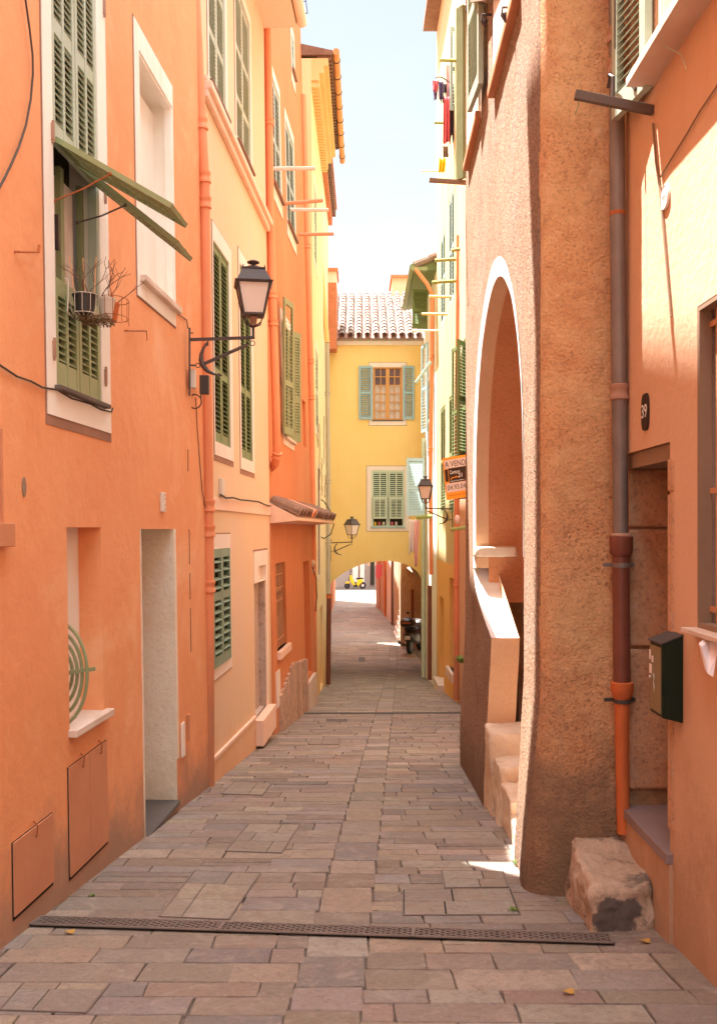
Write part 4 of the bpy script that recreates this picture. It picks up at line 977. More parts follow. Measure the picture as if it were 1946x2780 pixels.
# upper window with marble sill and the folded shutter
wu = window(house_c, Cw, cup, None, 'cream_surround', False, None, None, 'cream_surround', label='upper window with white marble sill and green shutter')
m2 = MB(); m2.box(1.205, 1.40, 2.9, 4.33, EZ+1.995, EZ+2.035); m2.build('sill', 'marble', wu, bevel=0.003)
m2 = MB(); p0 = V((1.318, 4.31, EZ+1.985)); p1 = V((1.262, 4.66, EZ+1.985)); Av = p1-p0; Nn = V((Av.y, -Av.x, 0)); Nn = -Nn if Nn.x > 0 else Nn
louvre(m2, p0, Av, V((0, 0, 1)), Nn.normalized(), Av.length, 1.5, 1, (0.5,), st=0.055, rl=0.08, pitch=0.036, th=0.036, slw=0.034, ang=40)
sh = m2.build('shutter', 'sage_paint', wu)
m2 = MB(); m2.tube([p1+V((-0.05, 0.0, 0.16)), p1+V((-0.055, -0.05, 0.20)), p1+V((-0.05, -0.09, 0.17)), p1+V((-0.05, -0.09, 0.05)), p1+V((-0.03, -0.11, 0.02))], 0.008, 6)
m2.tube([V((1.33, 4.34, EZ+2.01)), V((1.27, 4.40, EZ+2.02)), V((1.262, 4.42, EZ+2.05))], 0.012, 6)
m2.tube([p1+V((-0.045, -0.10, 0.30)), p1+V((-0.045, -0.10, 0.95))], 0.004, 5)
m2.build('shutter_hook', 'black_iron', sh)
# number plate
pr = thing('number_plate', 'dark oval house number plate reading 39 on the apricot wall', 'number plate', (1.33, 4.437, EZ+0.46))
m2 = MB(); cy, cz, hy, hh = 4.437, EZ+0.543, 0.052, 0.086
pts = []
for k in range(28):
    t = 2*math.pi*k/28; cx_, sx_ = math.cos(t), math.sin(t)
    pts.append(V((1.330, cy - hy*math.copysign(abs(cx_)**0.55, cx_), cz + hh*math.copysign(abs(sx_)**0.7, sx_))))
m2.prism(pts, (-0.010, 0, 0)); m2.build('plate', 'sign_black', pr, bevel=0.002)
text(None, '39', 0.088, (1.3185, cy, cz), (0, -1, 0), (0, 0, 1), 'digits', 'plain_white', pr, 0.0008)
# small round plaque, conduit, wall cable
m2 = MB(); c0 = V((1.330, 4.15, EZ+1.437)); m2.lathe(c0, [(0.054, 0), (0.056, 0.006), (0.050, 0.012), (0.048, 0.010)], 24, (-1, 0, 0))
pq = m2.build('wall_plaque', 'plain_white', smooth=False, label='small round white enamel plaque high on the apricot wall', cat='plaque'); ORG[pq.name] = pq.location.copy()
text(None, 'ASSURANCE', 0.012, (1.3175, 4.15, EZ+1.437), (0, -1, 0), (0, 0, 1), 'lettering', 'grey_wood', pq, 0.0005, 0.8)
def wire(name, label, pts, r, mat='cable', group=None, cat='cable'):
    m_ = MB(); m_.tube(pts, r, 6); return m_.build(name, mat, smooth=True, label=label, cat=cat, group=group)
def cwp(u, v, o=0.008): s, z = Cw.hit(u, v); return Cw.pt(s, z, o)
wire('wall_cable', 'brown cable running down the sunlit apricot wall beside the round plaque', [cwp(1776, 335), cwp(1784, 440), cwp(1796, 520), cwp(1806, 620), cwp(1815, 730), cwp(1826, 860)], 0.0045, 'old_wood')
wire('wall_cable', 'thin brown cable slanting up the sunlit apricot wall to the frame edge', [cwp(1796, 482), cwp(1830, 425), cwp(1870, 360), cwp(1905, 300), cwp(1946, 240), cwp(2000, 150)], 0.0035, 'old_wood')
wire('wall_cable', 'pair of pale strings hanging from the marble sill', [V((1.21, 4.0, EZ+2.03)), V((1.26, 3.95, EZ+1.99)), V((1.31, 3.90, EZ+1.93)), V((1.325, 3.88, EZ+1.86))], 0.002, 'mint_paint', cat='string')
m2 = MB(); p = at(1772, 300, 4.33); q = at(1560, 257, 4.36)
m2.bar(p, q, 0.028, 0.042); so = m2.build('wooden_arm', 'grey_wood', label='dark wooden clothes-line arm jutting over the grey downpipe', cat='wooden arm', bevel=0.003)
ORG[so.name] = so.location.copy()
m2 = MB(); m2.tube([q+V((0.02, 0, -0.02)), q+V((0.012, 0, -0.06)), q+V((0.0, 0, -0.09))], 0.002, 5); m2.build('string', 'leaf_paint', so)
# mailbox
mbx = thing('mailbox', 'dark green metal mailbox with sloping lid beside the doorway', 'mailbox', (1.29, 4.02, EZ-0.80))
m2 = MB(); x0, x1, y0, y1, zb_, zt_ = 1.245, 1.328, 3.93, 4.10, EZ-0.795, EZ-0.475
m2.prism([V((x0, y0, zb_+0.02)), V((x1, y0, zb_)), V((x1, y0, zt_+0.035)), V((x0, y0, zt_))], (0, y1-y0, 0)); m2.build('box', 'mailbox_green', mbx, bevel=0.003)
m2 = MB(); m2.prism([V((x0-0.008, y0-0.004, zt_+0.001)), V((x1, y0-0.004, zt_+0.038)), V((x1, y0-0.004, zt_+0.044)), V((x0-0.008, y0-0.004, zt_+0.007))], (0, y1-y0+0.008, 0)); m2.build('lid', 'dark_grey', mbx)
m2 = MB(); m2.box(x0-0.006, x0-0.0005, y0+0.012, y1-0.012, zb_+0.035, zt_-0.012); md_ = m2.build('front_door', 'mailbox_front', mbx, bevel=0.002)
m2 = MB()
for (ya, yb_, za, zb2) in ((4.07, 4.085, 0.245, 0.285), (4.035, 4.055, 0.235, 0.262), (4.055, 4.085, 0.185, 0.225)): m2.box(x0-0.0085, x0-0.0065, ya, yb_, zb_+za, zb_+zb2)
m2.build('name_label', 'pale_surround', md_)
m2 = MB(); m2.tube([(x0-0.0075, 4.03, zb_+0.19), (x0-0.0075, 4.022, zb_+0.17), (x0-0.0075, 4.03, zb_+0.155), (x0-0.0075, 4.02, zb_+0.13), (x0-0.0075, 4.026, zb_+0.115)], 0.0016, 5); m2.build('scribble', 'off_white', md_)
m2 = MB(); m2.lathe((x0-0.006, 4.075, zb_+0.17), [(0.006, 0), (0.006, 0.006)], 10, (-1, 0, 0)); m2.build('lock', 'off_white', md_)
# stone block in the corner
def rough_block(name, label, cat, pts8, mat, sub=5, amp=0.012, parent=None, seed=1):
    bm = bmesh.new(); vs = [bm.verts.new(p) for p in pts8]
    for f in ((0,3,2,1),(4,5,6,7),(0,1,5,4),(1,2,6,5),(2,3,7,6),(3,0,4,7)): bm.faces.new([vs[i] for i in f])
    bmesh.ops.recalc_face_normals(bm, faces=bm.faces)
    bmesh.ops.bevel(bm, geom=list(bm.edges), offset=amp*1.2, segments=1, affect='EDGES')
    bmesh.ops.triangulate(bm, faces=bm.faces)
    for _ in range(sub):
        es = [e for e in bm.edges if e.calc_length() > 0.022]
        if not es: break
        bmesh.ops.subdivide_edges(bm, edges=es, cuts=1); bmesh.ops.triangulate(bm, faces=bm.faces)
    for _ in range(7): bmesh.ops.smooth_vert(bm, verts=bm.verts, factor=0.5, use_axis_x=True, use_axis_y=True, use_axis_z=True)
    bm.normal_update(); off = V((seed*3.7, seed*1.3, 0))
    for v in bm.verts:
        n1 = noise.fractal(v.co*6 + off, 0.9, 2.1, 5); n2 = noise.noise(v.co*2.2 + off)
        n3 = noise.noise(v.co*18 + off)
        v.co += v.normal*(amp*1.1*n1 + amp*1.6*n2 + amp*0.35*n3)
    me = bpy.data.meshes.new(name); org = V(((pts8[0]+pts8[2])/2)); org.z = min(p.z for p in pts8)
    for v in bm.verts: v.co -= org
    bm.to_mesh(me); bm.free(); me.materials.append(M[mat])
    for p in me.polygons: p.use_smooth = True
    o = bpy.data.objects.new(name, me); COL.objects.link(o); ORG[o.name] = org
    if parent is not None: o.parent = parent; o.location = org - ORG[parent.name]
    else: o.location = org
    tag(o, label, cat); return o
zt_ = EZ-1.545; gb_ = gz(4.5)-0.15
rough_block('stone_block', 'worn rough stone block with a dark chipped face below the doorstep', 'stone block',
            [V((1.015, 4.20, gb_)), V((1.335, 4.22, gb_)), V((1.40, 4.95, gb_)), V((1.03, 4.95, gb_)), V((1.02, 4.23, zt_-0.03)), V((1.335, 4.26, zt_-0.02)), V((1.40, 4.95, zt_+0.01)), V((1.06, 4.95, zt_+0.03))], 'rough_stone', 6, 0.020)
# grey to red downpipe in the corner
def cp(u, v, y=4.74): return at(u, v, y)
pt_ = pipe('drainpipe', 'tall grey zinc downpipe in the corner of the brown house', [cp(1668, -700), cp(1675, 605), cp(1684, 1452)], 0.0375, 'zinc', [(0.37, 'joint_crust'), (0.41, 'joint_crust'), (0.595, 'rust'), (0.82, 'joint_crust')])
pi2 = thing('drainpipe', 'dark red cast iron pipe section below the grey downpipe', 'drainpipe', cp(1686, 1860))
m2 = MB(); m2.tube([cp(1684, 1480), cp(1687, 1862)], 0.042, 16); m2.build('pipe_shaft', 'cast_iron_red', pi2, smooth=True)
m2 = MB(); m2.lathe(cp(1685, 1512), [(0.043, 0), (0.056, 0.022), (0.058, 0.10), (0.052, 0.104)], 16); m2.build('socket', 'cast_iron_red', pi2, smooth=True)
m2 = MB(); m2.lathe(cp(1685, 1455)-V((0, 0, 0.012)), [(0.053, 0), (0.050, 0.02), (0.038, 0.026)], 16); m2.build('joint', 'joint_crust', pi2, smooth=True)
m2 = MB(); m2.lathe(cp(1686, 1540), [(0.046, 0), (0.046, 0.022)], 16); m2.box(1.215, 1.37, 4.765, 4.775, cp(0, 1540).z+0.002, cp(0, 1540).z+0.02); m2.build('bracket', 'zinc', pi2)
pi3 = thing('drainpipe', 'bright orange tapering pipe foot standing behind the stone block', 'drainpipe', cp(1690, 2262))
m2 = MB(); m2.tube([cp(1688, 1890), cp(1687, 2000), cp(1691, 2262)], [0.036, 0.034, 0.031], 16); m2.build('pipe_shaft', 'terracotta_pipe', pi3, smooth=True)
m2 = MB(); m2.lathe(cp(1688, 1900), [(0.037, 0), (0.05, 0.03), (0.055, 0.045), (0.056, 0.085), (0.05, 0.09)], 16); m2.build('socket', 'terracotta_pipe', pi3, smooth=True)
m2 = MB(); m2.lathe(cp(1688, 1858)-V((0, 0, 0.005)), [(0.05, 0), (0.048, 0.012), (0.04, 0.018)], 16); m2.build('joint', 'joint_crust', pi3, smooth=True)
m2 = MB(); m2.lathe(cp(1689, 1905)-V((0, 0, 0.006)), [(0.043, 0), (0.043, 0.02)], 16); m2.box(1.22, 1.375, 4.765, 4.775, cp(0, 1905).z-0.004, cp(0, 1905).z+0.014); m2.build('bracket', 'dark_grey', pi3)

# ------------------------------------------------------------------ brown roughcast house with the arched passage
house_br = thing('house', 'brown roughcast house with the tall white-edged archway', 'house', (1.2, 7, gz(7)))
def fx(y): return 0.8075 + 0.025*y
RC = 0.075; YC = 4.86; P0 = 9.32
xc_ = fx(YC+RC)
L1 = P0 - (YC + RC); LA = RC*math.pi/2
def plan(s):
    """plan curve of the face: along the street, round the corner, then facing the camera"""
    if s <= L1: y = P0 - s; return V((fx(y), y, 0)), V((-1, 0.025, 0)).normalized()
    if s <= L1+LA:
        a_ = (s-L1)/RC; c_ = V((xc_+RC, YC+RC, 0)); return c_ + V((-math.cos(a_), -math.sin(a_), 0))*RC, V((-math.cos(a_), -math.sin(a_), 0))
    return V((xc_+RC+(s-L1-LA), YC, 0)), V((0, -1, 0))
SY = lambda y: P0 - y
ZB = gz(9.3)-0.3; ZT = EZ+5.7; LT = L1+LA+0.75
CYA, CZA, RA = 7.0, EZ+0.42, 1.51
def arch_pts(r, n=30, cz=CZA):
    return [(CYA - r*math.cos(math.pi*k/n), cz + r*math.sin(math.pi*k/n)) for k in range(n+1)]   # near -> far
outer = arch_pts(RA)
zr0, zr1 = EZ-0.34, EZ-0.80                   # slanting parapet top: far end, near end
yf, yn = CYA+RA, 7.12
def sm(x): x = max(0.0, min(1.0, x)); return x*x*(3-2*x)
def br_pt(s, z, extra=0.0):
    p, n = plan(s); o = 0.0
    fl = max(0.0, min(1.0, (EZ-0.85-z)/1.0))                   # the foot of the pier spreads
    o += 0.055*fl + 0.035*fl*sm((s-SY(5.35))/0.4)
    q = V((p.x*1.0, p.y, z))
    g_ = 1.0 + 2.0*sm((s-L1)/LA)
    o += (0.0028*noise.noise(q*1.7) + 0.0020*noise.noise(q*5.3) + 0.0012*noise.noise(q*14))*g_ + (0.004*noise.noise(q*9) + 0.005*noise.noise(q*22))*sm((s-L1)/LA)
    q = V((p.x, p.y, z)) + n*(o+extra)
    return q
brown_w1 = (7.95, 8.95, EZ+3.44, EZ+4.9); brown_w2 = (5.70, 6.85, EZ+3.18, EZ+4.6)
bw_org = V((1.0, 7, 0))
bm = bmesh.new()
def column_grid(sa, sb, n, lo, hi, step=0.08):
    """a sheet between the heights lo(s) and hi(s)"""
    rows = None
    cols_ = []
    zmid = lambda f, l_, h_: l_ + (h_-l_)*f
    nz_ = max(2, int((max(hi(sa), hi(sb)) - min(lo(sa), lo(sb)))/step)); nz_ = min(nz_, 60)
    g_ = [[bm.verts.new(br_pt(sa+(sb-sa)*i/n, zmid(j/nz_, lo(sa+(sb-sa)*i/n), hi(sa+(sb-sa)*i/n)))) for j in range(nz_+1)] for i in range(n+1)]
    for i in range(n):
        for j in range(nz_):
            bm.faces.new((g_[i][j], g_[i+1][j], g_[i+1][j+1], g_[i][j+1]))
def para(f):
    pts_ = ((0, -0.34), (0.06, -0.43), (0.13, -0.51), (0.3, -0.595), (0.55, -0.68), (0.8, -0.75), (1.0, -0.805))
    for k_ in range(len(pts_)-1):
        if f <= pts_[k_+1][0]: return EZ + pts_[k_][1] + (pts_[k_+1][1]-pts_[k_][1])*(f-pts_[k_][0])/(pts_[k_+1][0]-pts_[k_][0])
    return EZ - 0.805
def atop(s):
    y = P0 - s; d_ = min(1.0, abs(y-CYA)/RA); return CZA + RA*math.sqrt(max(0, 1-d_*d_))
zcut = EZ+2.1
sN, sF, sP = SY(outer[0][0]), SY(yf), SY(yn)
column_grid(0.0, sF, 12, lambda s: ZB, lambda s: zcut)
# over the arch: columns placed by angle so the curve is round
n_ = 44; ss_ = [CYA - RA*math.cos(math.pi*k/n_) for k in range(n_+1)]
G2 = []
for k in range(n_+1):
    s_ = SY(ss_[k]); zt__ = CZA + RA*math.sin(math.pi*k/n_)
    G2.append([bm.verts.new(br_pt(s_, zt__ + (zcut-zt__)*j/16)) for j in range(17)])
for k in range(n_):
    for j in range(16): bm.faces.new((G2[k][j], G2[k+1][j], G2[k+1][j+1], G2[k][j+1]))
column_grid(sF, sP, 24, lambda s: ZB, lambda s: para((s-sF)/(sP-sF)))
column_grid(sN, LT, 50, lambda s: ZB, lambda s: zcut, 0.06)
column_grid(0.0, LT, 80, lambda s: zcut, lambda s: EZ+4.2, 0.06)
column_grid(0.0, LT, 12, lambda s: EZ+4.2, lambda s: ZT, 0.6)
bmesh.ops.remove_doubles(bm, verts=bm.verts, dist=1e-4)
bmesh.ops.recalc_face_normals(bm, faces=bm.faces)
me = bpy.data.meshes.new('wall')
for v in bm.verts: v.co -= bw_org
bm.to_mesh(me); bm.free(); me.materials.append(M['brown_roughcast']); me.materials.append(M['sunlit_roughcast'])
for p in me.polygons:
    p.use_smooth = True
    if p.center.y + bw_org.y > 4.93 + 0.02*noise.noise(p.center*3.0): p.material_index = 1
wo = bpy.data.objects.new('wall', me); COL.objects.link(wo); ORG[wo.name] = bw_org; wo.parent = house_br; wo.location = bw_org - ORG[house_br.name]
# body behind the face (leaves the passage free)
mb = MB(); xb = 7.0
mb.quad((fx(P0), P0, ZB), (fx(P0), P0, ZT), (xb, P0, ZT), (xb, P0, ZB)); mb.quad((0.97, 4.9, ZT-0.002), (xb, 4.9, ZT-0.002), (xb, P0, ZT-0.002), (fx(P0), P0, ZT-0.002))
mb.quad((xb, 4.9, ZB), (xb, P0, ZB), (xb, P0, ZT), (xb, 4.9, ZT)); mb.quad((1.9, 4.87, ZB), (xb, 4.87, ZB), (xb, 4.87, ZT), (1.9, 4.87, ZT))
mb.build('side_wall', 'brown_roughcast', house_br, recalc=False)
mb = MB(); mb.box(0.72, 7, 4.6, 9.5, ZT, ZT+0.15); mb.build('roof', 'tile_old', house_br)
# white splayed ring, tan band, deep passage
def ring(mb, r0, z0c, e0, r1, z1c, e1, n=36, legs=None):
    A0 = arch_pts(r0, n, z0c); A1 = arch_pts(r1, n, z1c)
    def P(y, z, e): q = br_pt(SY(y), z) ; return V((q.x + e, q.y, q.z))
    if legs is not None:
        A0 = [(A0[0][0], legs[0])] + A0 + [(A0[-1][0], legs[1])]; A1 = [(A1[0][0], legs[0])] + A1 + [(A1[-1][0], legs[1])]
    for k in range(len(A0)-1):
        mb.quad(P(*A0[k], e0), P(*A0[k+1], e0), P(*A1[k+1], e1), P(*A1[k], e1))
mb = MB(); ring(mb, RA+0.004, CZA, -0.004, RA-0.105, CZA-0.025, 0.010, legs=(EZ-0.16, zr0)); mb.build('arch_edge', 'white_trim', house_br, recalc=False)
mb = MB(); ring(mb, RA-0.105, CZA-0.025, 0.010, RA-0.115, CZA-0.03, 0.12, legs=(EZ-0.16, zr0)); mb.build('arch_band', 'tan_render', house_br, recalc=False)
mb = MB(); ring(mb, RA-0.115, CZA-0.03, 0.12, RA-0.115, CZA-0.03, 1.3, legs=(ZB, zr0-0.3))
mb.quad((2.28, 5.3, ZB), (2.28, 8.7, ZB), (2.28, 8.7, EZ+2.1), (2.28, 5.3, EZ+2.1))
yj = outer[0][0]
def fp(y, z, e): q = br_pt(SY(y), z); return V((q.x+e, q.y, q.z))
for k in range(18):
    za, zb2 = ZB + (EZ-0.16-ZB)*k/18, ZB + (EZ-0.16-ZB)*(k+1)/18
    mb.quad(fp(yj, za, 0), fp(yj, zb2, 0), fp(yj+0.02, zb2, 0.4), fp(yj+0.02, za, 0.4))
mb.build('passage', 'niche_render', house_br, recalc=False)
# parapet: slanting white top, tan face towards the street's near end
m2 = MB(); 
def pa(y, z, e): q = br_pt(SY(y), z); return V((q.x+e, q.y, q.z))
n = 24; tops = []
for k in range(n+1):
    f = k/n; y = yf + (yn-yf)*f; z = para(f)
    tops.append((pa(y, z, -0.002), pa(y, z, 0.0) + V((0.21, 0, -0.012))))
for k in range(n): m2.quad(tops[k][0], tops[k+1][0], tops[k+1][1], tops[k][1], 0)
for k in range(10):
    za, zb2 = ZB + (EZ-0.805-ZB)*k/10, ZB + (EZ-0.805-ZB)*(k+1)/10
    a0, a1 = pa(yn, za, 0), pa(yn, zb2, 0); m2.quad(a0, V((a0.x+0.21, yn, za)), V((a1.x+0.21, yn, zb2)), a1, 1)
m2.quad(tops[0][1], tops[-1][1], V((tops[-1][1].x, yn, ZB)), V((tops[0][1].x, yf, ZB)), 1)
m2.build('parapet', ['white_trim', 'tan_render'], house_br, recalc=False)
# back wall of the entry right behind the parapet (rough, in shade), stone shelf
rough_block('stone_shelf', None, None, [at(1292, 1512, 8.25), at(1405, 1512, 8.25), at(1405, 1512, 8.25)+V((0, 0.25, 0)), at(1292, 1512, 8.25)+V((0, 0.25, 0)), at(1292, 1486, 8.25), at(1403, 1484, 8.25), at(1403, 1484, 8.25)+V((0, 0.25, 0)), at(1292, 1486, 8.25)+V((0, 0.25, 0))], 'step_stone', 4, 0.006, house_br, 2)
# worn stone steps inside the foot of the arch
for k, (ya, yb_, zt2, xo) in enumerate(((6.75, 7.14, EZ-1.44, 0.0), (6.42, 6.86, EZ-1.60, 0.02), (6.02, 6.50, EZ-1.70, 0.03), (5.50, 6.08, EZ-1.79, 0.035))):
    x0 = fx(ya)-0.045+xo; zb2 = gz(ya)-0.2
    rough_block('step', None, None, [V((x0, ya, zb2)), V((x0+0.42, ya, zb2)), V((x0+0.42, yb_, zb2)), V((x0+0.01, yb_, zb2)), V((x0, ya, zt2)), V((x0+0.42, ya, zt2+0.02)), V((x0+0.42, yb_, zt2+0.02)), V((x0+0.01, yb_, zt2))], 'step_stone', 5, 0.012, house_br, 10+k)
# its two upper windows and shutters
for (ya, yb_, za, zb2, lab) in (brown_w1 + ('farther upper window of the brown house',), brown_w2 + ('nearer upper window of the brown house',)):
    m2 = MB(); e = 0.02
    q0, q1 = fx(ya), fx(yb_)
    for (a_, b_, c_, d_, o_) in ((ya, yb_, za, zb2, 0.018),):
        m2.prism([V((fx(a_)-o_, a_, c_)), V((fx(b_)-o_, b_, c_)), V((fx(b_)-o_, b_, d_)), V((fx(a_)-o_, a_, d_))], V((0.03, 0, 0)), 0)
    w_ = m2.build('window', 'plain_white', house_br, label=lab)
    m2 = MB(); m2.prism([V((fx(ya)-0.05, ya-0.08, za-0.07)), V((fx(yb_)-0.05, yb_+0.08, za-0.07)), V((fx(yb_)-0.05, yb_+0.08, za)), V((fx(ya)-0.05, ya-0.08, za))], V((0.08, 0, 0))); m2.build('sill', 'terracotta_door', w_, bevel=0.008)
def br_shutter(p0, p1, z0, z1, mat, cols=1, lab=None, parent=None):
    Av = V(p1)-V(p0); Nn = V((Av.y, -Av.x, 0)).normalized(); Nn = -Nn if Nn.y > 0 else Nn
    m_ = MB(); louvre(m_, V((p0[0], p0[1], z0)), Av, V((0, 0, 1)), Nn, Av.length, z1-z0, cols, (0.5,), st=0.05, rl=0.08, pitch=0.04, th=0.04); return m_.build('shutter', mat, parent, label=lab)
br_shutter((0.935, 7.92, 0), (0.962, 7.40, 0), EZ+3.44, EZ+4.9, 'sage_paint', lab='green louvred leaf folded back against the wall', parent=w_)
br_shutter((1.045, 9.34, 0), (0.985, 9.42, 0), EZ+3.42, EZ+5.1, 'olive_paint', lab='green leaf at the far corner', parent=w_)
br_shutter((0.95, 5.66, 0), (0.90, 5.35, 0), EZ+3.15, EZ+4.6, 'sage_paint', lab='green leaf nearest the corner', parent=w_)
for i, (u, v, yv, lab) in enumerate(((1345, 40, 7.1, 'rusty shutter catch beside the farther upper window'), (1383, 20, 5.9, 'green iron catch beside the nearer upper window'), (1284, 15, 8.4, 'dark iron catch at the top of the brown wall'))):
    p = V((fx(yv), yv, at(u, v, yv).z)); m2 = MB(); m2.tube([p, p+V((-0.07, 0, 0)), p+V((-0.075, 0, -0.05)), p+V((-0.05, 0, -0.09))], 0.009, 6); m2.ball(p+V((-0.05, 0, -0.05)), 0.022, 4)
    m2.build('shutter_catch', 'black_iron', label=lab, cat='shutter catch')
m2 = MB(); p = at(1165, 489, 9.4); q = at(1268, 496, 9.4); m2.bar(p, q, 0.05, 0.035); m2.build('wooden_arm', 'old_wood', label='brown plank arm jutting from the far edge of the brown house', cat='wooden arm', bevel=0.003)
m2 = MB(); p = at(1380, -60, 6.6); m2.prism([at(1276, 6, 7.6), at(1392, -12, 6.0), at(1392, -26, 6.0), at(1276, -10, 7.6)], V((0.3, 0.1, 0))); m2.build('balcony_edge', 'old_wood', house_br)

# ------------------------------------------------------------------ right row beyond the brown house
Rw = Wall((1.74, 9.34), (1.70, 24.98), 'R')
def ry(y0, y1, z0, z1, **kw): return uy(Rw, y0, y1, z0, z1, **kw)
r1 = thing('house', 'orange-footed house with dark green shutters behind the brown house', 'house', (1.8, 13, gz(13)))
r1w = ry(15.0, 16.0, 0.9, 3.1); r1d = ry(14.6, 15.6, -3.2, -1.0, bm=0, d=0.2)
mb = MB(); sA = Rw.y(16.6)
facade(mb, Rw, 0, sA, EZ-0.5, EZ+10, [r1w], 3); facade(mb, Rw, 0, sA, gz(17)-0.6, EZ-0.5, [r1d], 3); shell(mb, Rw, 0, sA, gz(17)-0.6, EZ+10, 6)
mb.build('wall', ['yellow_plaster', 'dark_room', 'terracotta_door', 'apricot_plaster'], r1, recalc=False)
wr = window(r1, Rw, r1w, None, 'pale_surround', False, 'closed', None, 'leaf_paint', 1, (0.5,), 0.06)
m_ = MB(); louvre(m_, Rw.pt(Rw.y(16.05), EZ+0.9, 0.02), (-0.09, 0.62, 0), (0, 0, 1), (-1, -0.1, 0), 0.5, 2.2, 1, (0.5,), st=0.06, pitch=0.06); m_.build('shutter', 'leaf_paint', wr)
m_ = MB(); louvre(m_, at(1239, 1240, 15.1), (0.24, 0.45, 0), (0, 0, 1), (0.45, -0.24, 0), 0.42, at(0, 920, 15.1).z-at(0, 1240, 15.1).z, 1, (0.5,), st=0.05, pitch=0.05); m_.build('shutter', 'leaf_paint', wr, label='dark green shutter swung out across the street')
r2 = thing('house', 'tall yellow house on the right whose wall catches the sun', 'house', (1.8, 19, gz(19)))
sB = Rw.y(21.0)
r2a = ry(17.3, 18.2, 0.3, 2.5); r2b = ry(19.0, 20.0, 0.3, 2.5); r2c = ry(17.3, 18.2, 4.2, 6.2); r2e = ry(19.0, 20.0, 4.2, 6.0); r2d = ry(19.3, 20.3, -3.5, -1.4, bm=0, d=0.2); r2f = ry(17.2, 18.1, -2.6, -0.9, bm=3, d=0.1)
mb = MB(); facade(mb, Rw, sA, sB, EZ-0.65, EZ+10.9, [r2a, r2b, r2c, r2e]); facade(mb, Rw, sA, sB, gz(21)-0.6, EZ-0.65, [r2d, r2f], 2); shell(mb, Rw, sA, sB, gz(21)-0.6, EZ+10.9, 6)
mb.build('wall', ['lemon_plaster', 'dark_room', 'amber_plaster', 'grey_dado'], r2, recalc=False)
for o_ in (r2a, r2b): window(r2, Rw, o_, None, 'pale_surround', False, 'closed', None, 'olive_paint', 1, (0.5,), 0.06)
for o_ in (r2c, r2e): window(r2, Rw, o_, None, 'pale_surround', False, 'closed', None, 'greygreen_paint', 1, (0.5,), 0.07)
m_ = MB(); louvre(m_, at(1220, 300, 17.2), (0.42, 0.15, 0), (0, 0, 1), (0.3, -1, 0), 0.45, 1.5, 1, (0.5,), st=0.05, pitch=0.06); m_.build('shutter', 'greygreen_paint', r2, label='open grey green shutter behind the hanging laundry')
mb = MB(); wbox(mb, Rw, sA, sB, EZ+10.9, EZ+11.05, -6, 0.3); mb.build('roof', 'tile_old', r2)
mb = MB(); wbox(mb, Rw, Rw.y(17.1), Rw.y(18.3), EZ-2.75, EZ-2.6, -0.05, 0.06); wbox(mb, Rw, Rw.y(19.2), Rw.y(20.4), gz(20)-0.2, gz(20)+0.22, -0.1, 0.12); mb.build('doorstep', 'marble', r2)
# R3 lower white and orange house with the tiled eave and green shutters
r3 = thing('house', 'low white house with green eaves at the corner of the arch', 'house', (1.8, 23, gz(23)))
r3a = ry(22.6, 23.7, 1.7, 3.6); r3b = ry(22.4, 23.4, -3.4, -1.8, bm=2)
mb = MB(); facade(mb, Rw, sB, Rw.L, gz(25)-0.6, EZ+5.75, [r3a, r3b]); shell(mb, Rw, sB, Rw.L, gz(25)-0.6, EZ+5.75, 6)
mb.build('wall', ['plain_white', 'dark_room', 'old_wood'], r3, recalc=False)
wr3 = window(r3, Rw, r3a, None, 'pale_surround', False, 'closed', None, 'greygreen_paint', 1, (0.5,), 0.07)
def cam_shutter(u0, u1, vb, vt, y, mat, lab, parent, cols=1, dy=0.1):
    p0 = at(u0, vb, y); p1 = at(u1, vb, y+dy); h = at(u0, vt, y).z - p0.z; Av = p1-p0; Av.z = 0
    m_ = MB(); louvre(m_, p0, Av, (0, 0, 1), (0, -1, 0), Av.length, h, cols, (0.48,), st=0.055, rl=0.08, pitch=0.055, slw=0.07, ang=60); return m_.build('shutter', mat, parent, label=lab)
cam_shutter(1103, 1152, 1400, 1243, 22.5, 'greygreen_paint', 'grey green shutter swung out over the street', r3)
cam_shutter(1119, 1160, 892, 785, 22.0, 'leaf_paint', 'green shutter swung out under the eave', r3)
m_ = MB(); louvre(m_, at(1162, 1170, 21.6), (-0.10, 0.5, 0), (0, 0, 1), (-1, -0.1, 0), 0.5, 2.0, 1, (0.5,), st=0.06, pitch=0.07); m_.build('shutter', 'aqua_paint', r3, label='pale blue shutter lying open on the white wall')
zE = EZ+5.72; m2 = MB(); m2.prism([V((1.24, 21.1, zE+0.06)), V((1.24, 21.1, zE)), V((1.72, 21.1, zE-0.02)), V((4.0, 21.1, zE)), V((4.0, 21.1, zE+1.0))], (0, 3.8, 0)); m2.build('eave', 'leaf_paint', r3)
m2 = MB(); rr = random.Random(2)
for i in range(12):
    y = 21.08 + i*0.32
    for j in range(6):
        x0 = 1.22 + j*0.34; z0 = zE+0.09 + (x0-1.22)*0.42; f = rr.uniform(0.8, 1.1)
        m2.tube([V((x0, y, z0)), V((x0+0.38, y, z0+0.15))], [0.095, 0.08], 8)
m2.col = [(0.20, 0.10, 0.07) if (i//10) % 3 else (0.22, 0.15, 0.12) for i in range(len(m2.f))]
m2.build('roof', 'tile_pale', r3)
m2 = MB(); m2.tube([V((1.18, 21.05, zE+0.05)), V((1.18, 24.9, zE+0.02))], 0.06, 10); m2.box(1.16, 1.5, 21.0, 21.15, zE-0.05, zE+0.03); gt3 = m2.build('gutter', 'olive_paint', r3)
